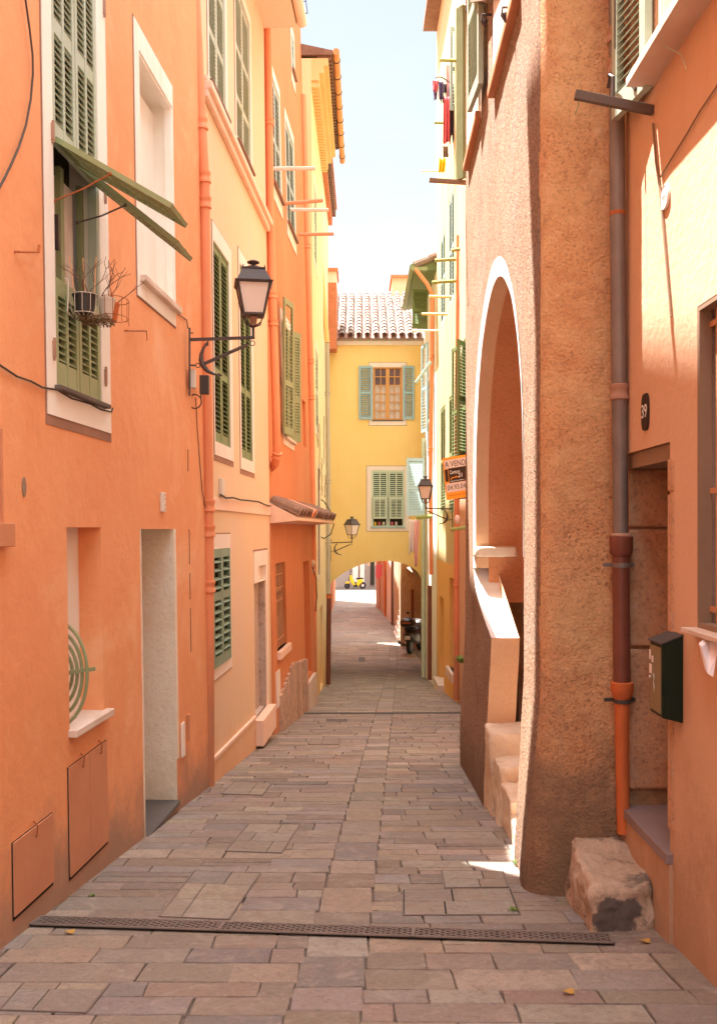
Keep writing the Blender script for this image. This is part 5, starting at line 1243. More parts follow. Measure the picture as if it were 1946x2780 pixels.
pipe('drainpipe', 'slim orange downpipe on the white house under the eave', [V((1.24, 21.04, zE)), V((1.50, 20.99, zE-0.35)), V((1.62, 20.97, zE-0.6)), at(1168, 1300, 20.9), at(1170, 1560, 20.9)], 0.045, 'orange_pipe', [(0.3, 'orange_pipe'), (0.6, 'orange_pipe'), (0.8, 'orange_pipe')])
pipe('drainpipe', 'rust red pipe foot below the grey section near the arch', [at(1166, 1590, 20.8), at(1166, 1845, 20.8)], 0.045, 'cast_iron_red')
pipe('drainpipe', 'slim white pipe at the corner of the arch', [at(1149, 1190, 24.2), at(1149, 1838, 24.2)], 0.05, 'mint_paint')
pipe('drainpipe', 'orange downpipe on the tall yellow house', [at(1246, 640, 16.5), at(1241, 1200, 16.5), at(1238, 1900, 16.5)], 0.05, 'orange_pipe', [(0.4, 'orange_pipe'), (0.75, 'orange_pipe')])
# far houses rising behind the tiled roof
m2 = MB(); p = at(1064, 815, 40); q = at(1125, 755, 40); m2.box(p.x, q.x+3, 40, 46, EZ, q.z); hf = thing('house', 'distant pinkish house showing behind the tiled roof', 'house', (2, 43, EZ)); m2.build('wall', 'tan_render', hf)
m2 = MB(); m2.box(p.x-0.06, q.x+3, 39.9, 46, q.z, q.z+0.12); m2.build('roof', 'tile_red', hf)
m2 = MB(); p = at(890, 915, 24.7); q = at(914, 742, 24.7); m2.box(p.x-0.4, q.x, 24.4, 25.5, EZ+4.6, at(0, 775, 24.7).z, 0); m2.box(p.x-0.4, q.x, 24.4, 25.5, at(0, 775, 24.7).z, q.z-0.03, 1); m2.box(p.x-0.45, q.x+0.04, 24.35, 25.55, q.z-0.03, q.z+0.05, 0)
m2.build('chimney', ['tile_red', 'eave_pink'], house_g)

# ------------------------------------------------------------------ beyond the arch
fl = thing('house', 'low orange house on the left beyond the arch', 'house', (-1.5, 34, gz(34)))
mb = MB(); mb.box(-7, -1.28, 29.6, 36.2, -3, EZ+9); mb.box(-7, -1.3, 36.2, 37.7, -3, EZ+1.5); mb.box(-7, -1.32, 37.7, 55, -3, EZ+9)
mb.build('wall', 'tangerine_plaster', fl)
def far_house(name_label, x0, x1, y0, y1, h, mat, door=None):
    r_ = thing('house', name_label, 'house', ((x0+x1)/2, y0, gz(y0))); m_ = MB(); m_.prism([V((x0, y0, -3)), V((x1, y1, -3)), V((7, y1, -3)), V((7, y0, -3))], (0, 0, EZ+h+3)); m_.build('wall', mat, r_)
    return r_
far_house('rough stone house just beyond the arch on the right', 1.60, 1.50, 38, 40.5, 5.5, 'vault_stone')
far_house('white house beyond the arch on the right', 1.46, 1.30, 41, 44.5, 6, 'plain_white')
fo = far_house('rust orange house at the far end of the right row', 1.26, 1.10, 45, 48, 6, 'apricot_plaster')
far_house('pale terracotta corner house by the plaza', 1.05, 0.92, 48.5, 50.5, 6, 'terracotta_door')
pipe('drainpipe', 'dark red pipe on the white house beyond the arch', [V((1.43, 40.8, EZ-1.2)), V((1.43, 40.8, gz(40))), ], 0.05, 'cast_iron_red')
pipe('drainpipe', 'orange red pipe on the rough stone house beyond the arch', [V((1.26, 44.8, EZ-1.0)), V((1.26, 44.8, gz(44))), ], 0.06, 'terracotta_pipe')
m2 = MB()
for k in range(5): m2.box(1.38+0.05*k, 2.6, 35.2+0.45*k, 37.6, gz(35)-0.1+0.2*k, gz(35)+0.1+0.2*k)
m2.build('stone_steps', 'plain_white', label='white stone steps climbing to the right beyond the arch', cat='steps')
m2 = MB(); p = at(1026, 1550, 44.5); m2.prism([p+V((-0.1, 0, 0.3)), p+V((0.2, 0, 0.3)), p+V((0.18, 0, -0.2)), p+V((0.02, 0, -0.4)), p+V((-0.12, 0, -0.25))], (0, 0.05, 0)); m2.build('awning_cloth', 'cloth_red', label='small red cloth hanging beyond the arch', cat='cloth')
bk = thing('house', 'pale orange house with grey dado facing the plaza at the far end', 'house', (0, 67, gz(67)))
mb = MB(); mb.box(-14, 14, 67.0, 75, -2.9, EZ+7); mb.build('wall', 'peach_plaster', bk)
mb = MB(); mb.box(-14, 14, 66.95, 67.0, gz(67), EZ-2.55, 0); mb.box(at(950, 0, 66.9).x, at(997, 0, 66.9).x, 66.9, 66.95, EZ-2.8, EZ-2.0, 0); mb.build('dado', 'grey_dado', bk)
mb = MB(); mb.box(at(1005, 0, 66.9).x, at(1016, 0, 66.9).x, 66.85, 66.94, gz(67)+0.2, EZ-2.15); mb.build('window', 'dark_room', bk)
mb = MB(); mb.box(at(957, 0, 66.9).x, at(972, 0, 66.9).x, 66.7, 66.9, gz(67)+0.4, EZ-2.25); mb.box(at(977, 0, 66.9).x, at(989, 0, 66.9).x, 66.7, 66.9, gz(67)+0.4, EZ-2.25); mb.build('meter_cover', 'pale_surround', bk)

# ------------------------------------------------------------------ downpipes of the left row
def lp(W, u, v, o):
    s, z = W.hit(u, v); return W.pt(s, z, o)
AB = [(-600, 518), (0, 531), (300, 545), (500, 556), (760, 559), (1400, 567), (2141, 569)]
dp = lambda u, v, y=8.05: at(u, v, y)
pipe('drainpipe', 'fat orange painted downpipe between the long orange house and the peach house', [dp(u, v) for v, u in AB], 0.043, 'orange_pipe',
     [(0.342, 'orange_pipe'), (0.395, 'orange_pipe'), (0.42, 'orange_pipe'), (0.72, 'orange_pipe'), (0.745, 'orange_pipe'), (0.80, 'orange_pipe')], cr=1.3, cl=0.05)
m2 = MB(); m2.tube([dp(511, -200, 8.06), dp(521, 200, 8.06), dp(529, 560, 8.06), dp(541, 1000, 8.06)], 0.012, 8); m2.build('conduit', 'pale_surround', label='thin pale conduit running beside the fat orange downpipe', cat='conduit', smooth=True)
pipe('drainpipe', 'orange downpipe at the near edge of the tangerine house ending in a bend', [at(726, 60, 11.9), at(733, 560, 11.9), at(739, 800, 11.9), at(748, 1060, 11.9), at(752, 1235, 11.9), at(748, 1258, 11.95), at(736, 1270, 12.1)], 0.052, 'orange_pipe', [(0.22, 'orange_pipe'), (0.60, 'orange_pipe'), (0.66, 'orange_pipe'), (0.95, 'orange_pipe')])
pipe('drainpipe', 'orange downpipe at the far edge of the tangerine house', [at(822, 258, 16.8), at(832, 640, 16.8), at(843, 1000, 16.8), at(850, 1500, 16.8), at(852, 1900, 16.8)], 0.055, 'orange_pipe', [(0.25, 'orange_pipe'), (0.44, 'orange_pipe'), (0.5, 'orange_pipe'), (0.85, 'orange_pipe')])
pipe('drainpipe', 'cream yellow upper pipe on the pale yellow house', [at(866, 640, 21.5), at(878, 800, 21.5), at(888, 930, 21.5)], 0.055, 'cream_pipe')
pipe('drainpipe', 'grey green middle pipe on the pale yellow house', [at(888, 932, 21.5), at(891, 1300, 21.5), at(891, 1612, 21.5)], 0.052, 'grey_pipe', [(0.2, 'grey_pipe'), (0.55, 'grey_pipe'), (0.8, 'grey_pipe')])
pipe('drainpipe', 'rust red pipe foot under the grey green pipe at the arch', [at(893, 1612, 21.5), at(891, 1858, 21.5)], 0.055, 'cast_iron_red', [(0.03, 'terracotta_pipe')])

# ------------------------------------------------------------------ street lanterns
def lantern(label, O, X, rot=0.2, sc_=1.0, boxes=False):
    """anchor-shaped wall bracket with a four-sided lantern; O on the wall at arm height, X points over the street"""
    O = V(O); X = V(X).normalized(); Z = V((0, 0, 1)); Y = Z.cross(X)
    root = thing('street_lamp', label, 'street lamp', O, 'lanterns on anchor-shaped wall brackets')
    P = lambda x, z, y=0.0: O + X*x*sc_ + Z*z*sc_ + Y*y*sc_
    m = MB(); m.bar(P(0.006, 0.085), P(0.006, -0.44), 0.022*sc_, 0.012*sc_, X)
    m.bar(P(0.01, -0.006), P(0.510, 0.010), 0.022*sc_, 0.022*sc_)
    m.bar(P(0.499, 0.0), P(0.499, 0.085), 0.020*sc_, 0.020*sc_, X)
    m.tube([P(0.01, 0.045), P(0.035, 0.045)], 0.004*sc_, 5)
    # shank, arms and flukes of the anchor
    m.bar(P(0.125, -0.19), P(0.455, -0.045), 0.022*sc_, 0.022*sc_, Y)
    arc = [(0.140, -0.035), (0.112, -0.075), (0.097, -0.12), (0.095, -0.165), (0.112, -0.21), (0.145, -0.248), (0.19, -0.272), (0.235, -0.28)]
    m.tube([P(*q) for q in arc], [0.005*sc_, 0.012*sc_, 0.016*sc_, 0.020*sc_, 0.021*sc_, 0.016*sc_, 0.011*sc_, 0.005*sc_], 8)
    for (tip, b1, b2) in (((0.153, -0.012), (0.118, -0.045), (0.152, -0.058)), ((0.262, -0.283), (0.226, -0.264), (0.226, -0.298))):
        m.prism([P(*tip, 0.005), P(*b1, 0.005), P(*b2, 0.005)], -Y*0.010*sc_)
    for (cx, cz, rr_) in ((0.070, -0.205, 0.017), (0.492, -0.034, 0.019)):
        m.tube([P(cx + rr_*math.cos(t), cz + rr_*math.sin(t)) for t in [R(q) for q in range(0, 361, 30)]], 0.0035*sc_, 6, cap=False)
    m.bar(P(0.012, -0.205), P(0.05, -0.205), 0.012*sc_)
    m.build('bracket', 'black_iron', root)
    c0 = 0.499; ca, sa = math.cos(rot), math.sin(rot)
    def Q(a, b, z): return P(c0 + a*ca - b*sa, z, a*sa + b*ca)
    def frustum(mb_, w0, z0, w1, z1, mi=0):
        vs = [Q(x*w0/2, y*w0/2, z0) for x, y in ((-1, -1), (1, -1), (1, 1), (-1, 1))] + [Q(x*w1/2, y*w1/2, z1) for x, y in ((-1, -1), (1, -1), (1, 1), (-1, 1))]
        mb_.add(vs, [(0,3,2,1),(4,5,6,7),(0,1,5,4),(1,2,6,5),(2,3,7,6),(3,0,4,7)], mi)
    m = MB()
    for x, y in ((-1, -1), (1, -1), (1, 1), (-1, 1)):
        m.bar(Q(x*0.078, y*0.078, 0.185), Q(x*0.123, y*0.123, 0.418), 0.014*sc_)
        m.tube([Q(x*0.070, y*0.070, 0.175), Q(x*0.055, y*0.055, 0.12), Q(0, 0, 0.088)], 0.006*sc_, 5)
    frustum(m, 0.170, 0.176, 0.170, 0.190)
    frustum(m, 0.272, 0.412, 0.292, 0.428)
    m.build('lantern_frame', 'black_iron', root)
    m = MB(); frustum(m, 0.150, 0.190, 0.236, 0.412); m.build('glass', 'frosted_glass', root)
    m = MB(); frustum(m, 0.262, 0.428, 0.168, 0.528); frustum(m, 0.182, 0.526, 0.182, 0.536); frustum(m, 0.150, 0.536, 0.055, 0.562)
    m.lathe(P(c0, 0.560), [(0.02*sc_, 0), (0.018*sc_, 0.016*sc_), (0.046*sc_, 0.026*sc_), (0.050*sc_, 0.034*sc_), (0.03*sc_, 0.046*sc_), (0.004*sc_, 0.052*sc_)], 14)
    for x, y in ((-1, -1), (1, -1), (1, 1), (-1, 1)): m.lathe(Q(x*0.082, y*0.082, 0.536), [(0.006*sc_, 0), (0.004*sc_, 0.018*sc_)], 6)
    m.build('lamp_cap', 'black_iron', root)
    m = MB(); m.lathe(P(c0, 0.10), [(0.022*sc_, 0), (0.032*sc_, 0.07*sc_)], 10); m.build('lamp_holder', 'joint_crust', root)
    return root
oL = at(513, 920, 7.43)
lantern('large black lantern on the long orange house, nearest street lamp', oL, (1, 0.0, 0), 0.16)
lantern('black lantern on the right row below the for-sale board', at(1228, 1381, 17.4), (-1, 0.03, 0), -0.1, 0.98)
lantern('small black lantern hanging off the left row in front of the golden house', at(897, 1473, 21.9), (1, 0, 0), 0.75, 0.98)
m2 = MB(); p = at(530, 1060, 7.6); m2.box(p.x-0.02, p.x+0.024, 7.45, 7.52, p.z, p.z+0.145); m2.build('junction_box', 'off_white', label='pale grey junction box under the nearest lantern bracket', cat='junction box', bevel=0.004)
m2 = MB(); p = at(543, 1070, 7.7); m2.box(p.x, p.x+0.072, 7.68, 7.74, p.z, p.z+0.15); m2.box(p.x+0.004, p.x+0.012, 7.69, 7.72, p.z-0.04, p.z); m2.build('ballast_box', 'dark_grey', label='dark ballast box under the nearest lantern bracket', cat='ballast box', bevel=0.006)
q = lambda u, v, y=7.6: at(u, v, y)
wire('lamp_cable', 'black cable looping below the nearest lantern bracket', [q(512, 930), q(512, 1000), q(513, 1065), q(520, 1075), q(526, 1070)]
     + [q(530 + 17*math.cos(t), 1090 + 19*math.sin(t)) for t in [R(x) for x in range(-120, 200, 20)]], 0.0055)
wire('wall_cable', 'thin cable running from the blind window down to the lantern bracket', [A.pt(*A.hit(u, v), 0.006) for u, v in ((385, 756), (410, 790), (440, 812), (468, 835), (485, 855), (505, 868), (509, 892))], 0.0035)
wire('wall_cable', 'thin wires running down the wall below the lantern bracket', [A.pt(*A.hit(u, v), 0.006) for u, v in ((530, 1080), (534, 1160), (540, 1240), (547, 1330), (556, 1380))], 0.0035)
wire('hanging_cable', 'black cable bowing across the top left of the orange house', [A.pt(*A.hit(u, v), 0.02) for u, v in ((50, -60), (60, 10), (70, 80), (78, 150), (79, 200), (73, 270), (60, 340), (40, 400), (18, 450), (0, 486), (-30, 540))], 0.0055)
wire('wall_cable', 'dark cable sagging from the left frame edge to the big window sill', [A.pt(*A.hit(u, v), 0.012) for u, v in ((-40, 970), (2, 997), (40, 1022), (78, 1035), (110, 1052), (150, 1058), (190, 1082), (240, 1096), (270, 1112), (298, 1118), (301, 1108))], 0.005)
for i, (u, v, du, dv, lab) in enumerate(((40, 684, 50, -14, 'rusty hook on the wall left of the big green window'), (338, 898, 30, 22, 'rusty hook on the wall between the two near windows'))):
    s, z = A.hit(u, v); s2_, z2_ = A.hit(u+48, v+1)
    m2 = MB(); m2.tube([A.pt(s, z, 0), A.pt(s, z, 0.02), A.pt(s2_, z2_, 0.03)], 0.005, 6); m2.tube([A.pt(s2_, z2_, 0.03), A.pt(s2_+0.01, z2_+(0.035 if i == 0 else -0.06), 0.03)], 0.007 if i == 0 else 0.003, 6)
    m2.build('wall_hook', 'rust', label=lab, cat='hook')
s, z = A.hit(65, 1322); m2 = MB(); pts = [A.pt(s + 0.022*math.cos(t), z + 0.045*math.sin(t), 0.0005) for t in [2*math.pi*k/20 for k in range(20)]]; m2.prism(pts, A.n*0.004); m2.build('wall_vent', 'old_wood', label='small dark oval vent cover on the orange wall', cat='vent')
s, z = A.hit(439, 1363); m2 = MB(); wbox(m2, A, s-0.045, s+0.045, z-0.068, z+0.066, 0.0, 0.02); o = m2.build('junction_box', 'off_white', label='cream junction box above the whitewashed doorway', cat='junction box', bevel=0.004)
m2 = MB()
for dz in (-0.05, -0.02, 0.02, 0.05): m2.lathe(A.pt(s+0.02, z+dz, 0.0195), [(0.006, 0), (0.006, 0.002)], 8, A.n)
m2.build('screw', 'rust', o)
s, z = B.hit(600, 1322); m2 = MB(); wbox(m2, B, s-0.09, s+0.05, z-0.075, z+0.075, 0.0, 0.03); m2.build('junction_box', 'off_white', label='pale junction box on the peach house just past the downpipe', cat='junction box', bevel=0.004)
wire('wall_cable', 'ragged cable lying along the pink band of the peach house', [B.pt(*B.hit(u, v), 0.03) for u, v in ((590, 1343), (605, 1352), (625, 1351), (645, 1357), (670, 1359), (695, 1362), (712, 1370), (728, 1374))], 0.009)
wire('hanging_cable', 'black cable loop hanging off the pale yellow house', [at(u, v, 20) for u, v in ((862, 1350), (880, 1362), (898, 1390), (906, 1425), (898, 1450), (880, 1462), (858, 1452), (852, 1440))], 0.012)
wire('hanging_cable', 'dark cable hanging down the edge of the tangerine house', [at(u, v, 16.4) for u, v in ((848, 1540), (858, 1570), (860, 1620), (856, 1660))], 0.01)
m2 = MB(); m2.ball(at(848, 1530, 16.6), 0.07, 6, (0.8, 0.8, 1)); m2.lathe(at(848, 1545, 16.6), [(0.03, -0.06), (0.05, 0)], 8); m2.build('wall_light', 'off_white', label='small white bulkhead light on the tangerine house edge', cat='wall light', smooth=True)
# bundles of cables on the pale yellow house
for k, (u, vt, vb) in enumerate(((858, 1130, 1215), (863, 1150, 1330), (870, 1245, 1345), (876, 1130, 1260), (879, 1290, 1350))):
    wire('wall_cable', ['dark cable bundle below the old shutter of the pale yellow house', 'thick cable run beside the old shutter', 'tangle of cables above the canopy end', 'thin cable near the grey green pipe', 'short cable end above the canopy'][k],
         [E.pt(*E.hit(u + random.uniform(-1.2, 1.2), vt+(vb-vt)*j/8), 0.03) for j in range(9)], 0.008, 'old_wood')

# ------------------------------------------------------------------ flower pots in their wire basket on the big window
def pot(name, label, c, r0, r1, h, mat, twigs=0, canes=0, seed=0):
    root = thing(name, label, 'flower pot', c); rr = random.Random(seed)
    m = MB(); m.lathe(c, [(r0, 0), (r1, h*0.88), (r1*1.06, h*0.88), (r1*1.06, h), (r1*0.94, h), (r1*0.90, h*0.9)], 18); m.build('pot_body', mat, root, smooth=True)
    m = MB(); m.lathe(V(c)+V((0, 0, h*0.86)), [(r1*0.9, 0), (r1*0.9, 0.006)], 14); m.build('soil', 'dry_moss', root)
    top = V(c)+V((0, 0, h*0.9))
    for k in range(canes):
        m = MB(); b_ = top + V(((k-(canes-1)/2)*r1*0.8, rr.uniform(-0.01, 0.01), 0)); m.tube([b_, b_ + V(((k-(canes-1)/2)*0.02 - 0.01, 0, 0.19+0.02*rr.random()))], [0.0042, 0.0030], 6); m.build('cane', 'cane', root)
    if twigs:
        m = MB()
        for k in range(twigs):
            p = top + V((rr.uniform(-1, 1)*r1*0.6, rr.uniform(-1, 1)*r1*0.6, 0)); d_ = V((rr.uniform(-0.5, 0.9), rr.uniform(-0.4, 0.4), 1)).normalized(); pts = [p]
            for j in range(7):
                d_ = (d_ + V((rr.uniform(-0.5, 0.5), rr.uniform(-0.3, 0.3), rr.uniform(-0.25, 0.3)))).normalized(); p = p + d_*0.032; pts.append(p)
                if j in (2, 4):
                    e_ = (d_ + V((rr.uniform(-1, 1), rr.uniform(-0.5, 0.5), 0.2))).normalized(); m.tube([p, p+e_*0.03, p+e_*0.055+V((0, 0, 0.01))], [0.0016, 0.0013, 0.0008], 4)
            m.tube(pts, [0.0026 - 0.0002*j for j in range(len(pts))], 5)
        m.build('twigs', 'twig', root)
    return root
yb_ = 4.86
c1 = at(231, 852, yb_); c2 = at(289, 868, yb_+0.16); c3 = at(303, 872, yb_+0.26)
pot('flower_pot', 'black plastic pot with bare twigs and canes in the window basket', c1, 0.044, 0.060, 0.100, 'black_plastic', 7, 3, 1)
pot('flower_pot', 'tapered white pot in the window basket', c2, 0.030, 0.046, 0.112, 'off_white', 4, 0, 2)
pot('flower_pot', 'small terracotta pot at the outer end of the window basket', c3, 0.030, 0.042, 0.095, 'terracotta_pot', 2, 0, 3)
bk_ = thing('plant_basket', 'white wire plant basket hooked on the lower green shutters', 'plant basket', c1 + V((0, 0.1, -0.03)))
m = MB()
cA = c1 + V((0, 0, 0.0)); 
for (cc, rr_, z_, rad, y_s) in ((c1, 0.068, 0.095, 0.0018, 1), (c1, 0.062, 0.0, 0.0016, 1)):
    m.tube([cc + V((rr_*math.cos(t), rr_*math.sin(t), z_)) for t in [R(x) for x in range(0, 361, 24)]], rad, 5, cap=False)
for t in (200, 240, 275, 310, 340, 20): m.tube([c1 + V((0.068*math.cos(R(t)), 0.068*math.sin(R(t)), 0.095)), c1 + V((0.066*math.cos(R(t)), 0.066*math.sin(R(t)), 0.01)), c1 + V((0.03*math.cos(R(t)), 0.03*math.sin(R(t)), -0.012))], 0.0015, 5)
hk = at(176, 755, 4.80); m.tube([hk, hk+V((0.015, 0, -0.004)), at(186, 765, 4.80), at(186, 800, 4.80), at(184, 845, 4.80), at(190, 853, 4.82)], 0.0035, 5)
m.build('wire_frame', 'off_white', bk_)
m = MB()
for (z_, rr_) in ((0.115, 0.070), (0.02, 0.066)):
    m.tube([c2 + V((0.03, 0.05, 0)) + V((rr_*1.05*math.cos(t), rr_*1.6*math.sin(t), z_)) for t in [R(x) for x in range(0, 361, 24)]], 0.0018, 5, cap=False)
for t in (250, 285, 320, 350, 30): m.tube([c2 + V((0.03, 0.05, 0)) + V((0.073*math.cos(R(t)), 0.11*math.sin(R(t)), z_)) for z_ in (0.115, 0.02, -0.012)], 0.0016, 5)
m.build('wire_frame', 'rust', bk_)
def clump(center, ext, n, size, seed):
    rr = random.Random(seed); m_ = MB()
    for k in range(n):
        p = V(center) + V((rr.uniform(-1, 1)*ext[0], rr.uniform(-1, 1)*ext[1], rr.uniform(-1, 1)*ext[2])); d_ = V((rr.gauss(0, 1), rr.gauss(0, 1), rr.gauss(0, 0.6))).normalized(); e_ = d_.orthogonal().normalized()
        m_.quad(p - d_*size, p + e_*size*0.3, p + d_*size, p - e_*size*0.3)
    return m_
clump((c1+c2)/2 + V((0.0, 0, -0.018)), (0.085, 0.10, 0.016), 500, 0.012, 3).build('dead_moss', 'dry_moss', bk_)

# ------------------------------------------------------------------ drain grate and inspection covers
Lg = ground(95, 2506); Rg = ground(1662, 2556); Rg = V((Rg.x, Rg.y, Rg.z))
gr_ = thing('drain_grate', 'long narrow steel drain grate of diamond mesh across the street', 'drain grate', (Lg+Rg)/2)
gd = (Rg-Lg); gL = gd.length; gd.normalize(); gn = V((-gd.y, gd.x, 0)).normalized(); gn.z = -0.1; gn.normalize(); gu = gd.cross(gn); hw = 0.062
G0 = Lg + gu*0.007
m = MB(); m.obox(G0 - gn*hw, gd*gL, gn*hw*2, gu*0.003); m.build('channel', 'black_void', gr_)
m = MB(); m.obox(G0 - gn*hw + gu*0.0035, gd*gL, gn*0.010, gu*0.006); m.obox(G0 + gn*(hw-0.010) + gu*0.0035, gd*gL, gn*0.010, gu*0.006)
for k in range(4): m.obox(G0 - gn*hw + gd*(gL*k/3 - (0.012 if k == 3 else 0)) + gu*0.0037, gd*0.012, gn*hw*2, gu*0.0055)
m.build('grate_frame', 'steel_grate', gr_)
m = MB(); pit = 0.047; cnt = int(gL/pit); run = 0.155
for k in range(-3, cnt+1):
    for sgn in (1, -1):
        x0 = k*pit; x1 = k*pit+run
        ya, yb2 = (-hw+0.008, hw-0.008) if sgn > 0 else (hw-0.008, -hw+0.008)
        def clip(x): return ya + (yb2-ya)*(x-x0)/run
        xa, xb = max(x0, 0.004), min(x1, gL-0.004)
        if xb - xa < 0.01: continue
        m.bar(G0 + gd*xa + gn*clip(xa) + gu*0.0065, G0 + gd*xb + gn*clip(xb) + gu*0.0065, 0.0075, 0.004, gu)
m.build('mesh', 'steel_grate', gr_)
def cover(label, cs, splits, tints, seed=0):
    P = [ground(*c) for c in cs]; cen = sum(P, V((0, 0, 0)))/4; root = thing('inspection_cover', label, 'inspection cover', cen); N = V((0, 0, 1)); rr = random.Random(seed)
    h = 0.0012; A_, B_, C_, D_ = P
    m = MB(); m.prism([p + N*0.0015 for p in (A_, B_, C_, D_)], N*0.0015); m.build('gap', 'black_void', root)
    m = MB()
    for a_, b_ in ((A_, B_), (B_, C_), (C_, D_), (D_, A_)): m.bar(a_+N*(h+0.001), b_+N*(h+0.001), 0.006, 0.008, N)
    m.build('frame', 'steel_grate', root)
    n = len(splits)-1
    for k in range(n):
        f0, f1 = splits[k], splits[k+1]; pa, pb = D_.lerp(A_, f0), C_.lerp(B_, f0); pc, pd = C_.lerp(B_, f1), D_.lerp(A_, f1)
        sx = rr.uniform(0.25, 0.75)
        m = MB()
        for (u0, u1) in ((0.012, sx-0.004), (sx+0.004, 0.988)):
            qs = [pa.lerp(pb, u0), pa.lerp(pb, u1), pd.lerp(pc, u1), pd.lerp(pc, u0)]; ce = sum(qs, V((0, 0, 0)))/4
            qs = [ce + (q_-ce)*0.985 + N*(h) for q_ in qs]; t = rr.choice(PAL); t = (t[0]*0.66, t[1]*0.62, t[2]*0.56); m.prism(qs, N*0.004, 0, t)
        m.build('paving_inset', 'paving', root)
cover('stone-filled inspection cover of three strips left of the middle band', [(528, 2366), (707, 2373), (622, 2498), (432, 2490)], (0, 0.36, 0.70, 1), 3, 1)
cover('stone-filled inspection cover of two strips farther up on the left', [(675, 2238), (814, 2241), (764, 2317), (612, 2312)], (0, 0.36, 0.66, 1), 2, 2)
cover('stone-filled inspection cover in the lower left corner', [(65, 2670), (299, 2672), (236, 2752), (0, 2744)], (0, 0.75, 1), 3, 3)
cover('wide stone-filled inspection cover in front of the brown house', [(1093, 2418), (1386, 2415), (1412, 2485), (1093, 2486)], (0, 0.5, 1), 4, 4)
cover('small stone-filled inspection cover behind the wide one on the right', [(1197, 2365), (1366, 2368), (1380, 2410), (1207, 2412)], (0, 0.5, 1), 5, 5)
cover('narrow stone-filled inspection cover near the fat orange downpipe', [(636, 2124), (738, 2128), (712, 2160), (600, 2156)], (0, 0.5, 1), 2, 6)
cover('far stone-filled inspection cover on the left past the peach house', [(846, 2008), (926, 2008), (920, 2022), (836, 2022)], (0, 1), 2, 7)
m2 = MB(); p = ground(912, 1958); m2.box(p.x-0.14, p.x+0.16, p.y-0.12, p.y+0.12, p.z+0.001, p.z+0.008); m2.build('drain_cover', 'black_iron', label='small dark iron drain plate far down the street', cat='drain cover')
m2 = MB(); pa_, pb2 = ground(800, 1938), ground(1262, 1936); m2.bar(pa_+V((0, 0, 0.006)), pb2+V((0, 0, 0.006)), 0.10, 0.01); m2.build('drain_channel', 'dark_grey', label='thin dark drain channel crossing the far part of the street', cat='drain channel')
m2 = MB(); p = ground(982, 1790); m2.box(p.x-0.1, p.x+0.1, p.y-0.5, p.y+0.5, p.z+0.001, p.z+0.008); m2.build('drain_cover', 'dark_grey', label='dark drain plate just inside the arch', cat='drain cover')

# ------------------------------------------------------------------ weeds and fallen leaves
def weed(label, p, r, h, n, seed):
    rr = random.Random(seed); m_ = MB()
    for k in range(n):
        a_ = rr.uniform(0, 6.28); rad = r*math.sqrt(rr.random()); b_ = V(p) + V((rad*0.4*math.cos(a_), rad*0.4*math.sin(a_), 0)); t_ = V(p) + V((rad*math.cos(a_), rad*math.sin(a_), h*rr.uniform(0.3, 1)))
        d_ = (t_-b_).normalized(); e_ = d_.cross(V((0, 0, 1))); e_ = (e_ if e_.length > 0.01 else V((1, 0, 0))).normalized()*r*0.13
        m_.quad(b_, (b_+t_)/2 + e_, t_ + V((0, 0, -h*0.1)), (b_+t_)/2 - e_)
    return m_.build('weed', 'leaf', recalc=False, label=label, cat='weed')
weed('green weed at the foot of the stone plinth on the left', ground(803, 1938)+V((-0.03, 0, 0)), 0.16, 0.16, 90, 1)
weed('tiny weed at the lit foot of the brown archway', ground(1405, 2352)+V((0.01, 0, 0)), 0.045, 0.04, 40, 2)
weed('small weed by the corner of the wide inspection cover', ground(1392, 2475), 0.035, 0.025, 30, 3)
weed('tiny weed near the terracotta metal doors', ground(250, 2434), 0.028, 0.022, 26, 4)
weed('leafy plant poking out behind the far edge of the brown house', at(1258, 1800, 12.5), 0.16, 0.12, 60, 5)
for (u, v, lab) in ((1750, 2561, 'yellowish fallen leaf near the right end of the grate'), (1541, 2700, 'small dry leaf on the paving at the lower right'), (190, 2536, 'orange fallen leaf on the grate at the left')):
    p = ground(u, v)+V((0, 0, 0.012)); rr = random.Random(u); m_ = MB(); pts = [p + V((0.022*math.cos(t)*(1+0.3*rr.random()), 0.012*math.sin(t)*(1+0.5*rr.random()), 0.006*math.sin(2*t))) for t in [2*math.pi*k/9 for k in range(9)]]
    m_.prism(pts, (0, 0, 0.001)); m_.build('fallen_leaf', 'dry_leaf', label=lab, cat='leaf')

# ------------------------------------------------------------------ clothes-line poles and laundry
def pole(label, u0, v0, u1, v1, y, r, mat, y1=None):
    m_ = MB(); m_.tube([at(u0, v0, y), at(u1, v1, y1 or y)], r, 6); return m_.build('laundry_pole', mat, label=label, cat='laundry pole', group='clothes-line poles sticking out of the walls')
pole('pink pole under the first upper window of the tangerine house', 740, 458, 856, 457, 13.0, 0.028, 'pale_surround')
pole('rusty pole between the two upper windows of the tangerine house', 768, 553, 877, 544, 14.2, 0.028, 'pole_orange')
pole('pink pole just below the rusty one', 778, 569, 892, 570, 14.8, 0.028, 'pale_surround')
pole('lowest rusty pole on the tangerine house, against the sky', 803, 637, 906, 635, 15.8, 0.028, 'pole_orange')
pole('thin grey pole against the sky on the tall yellow house', 1143, 464, 1200, 464, 19.5, 0.022, 'pale_surround')
pole('green pole crossing the laundry window of the tall yellow house', 1193, 163, 1250, 165, 17.0, 0.03, 'pole_green')
pole('short yellow pole under the hanging laundry', 1179, 333, 1205, 334, 18.0, 0.025, 'pole_green')
pole('uppermost green pole beside the brown house', 1225, 680, 1255, 675, 16.3, 0.03, 'pole_green')
pole('second green pole beside the brown house, longest one', 1180, 707, 1256, 703, 16.6, 0.03, 'pole_green')
pole('third green pole beside the brown house', 1172, 767, 1256, 761, 16.8, 0.03, 'pole_green')
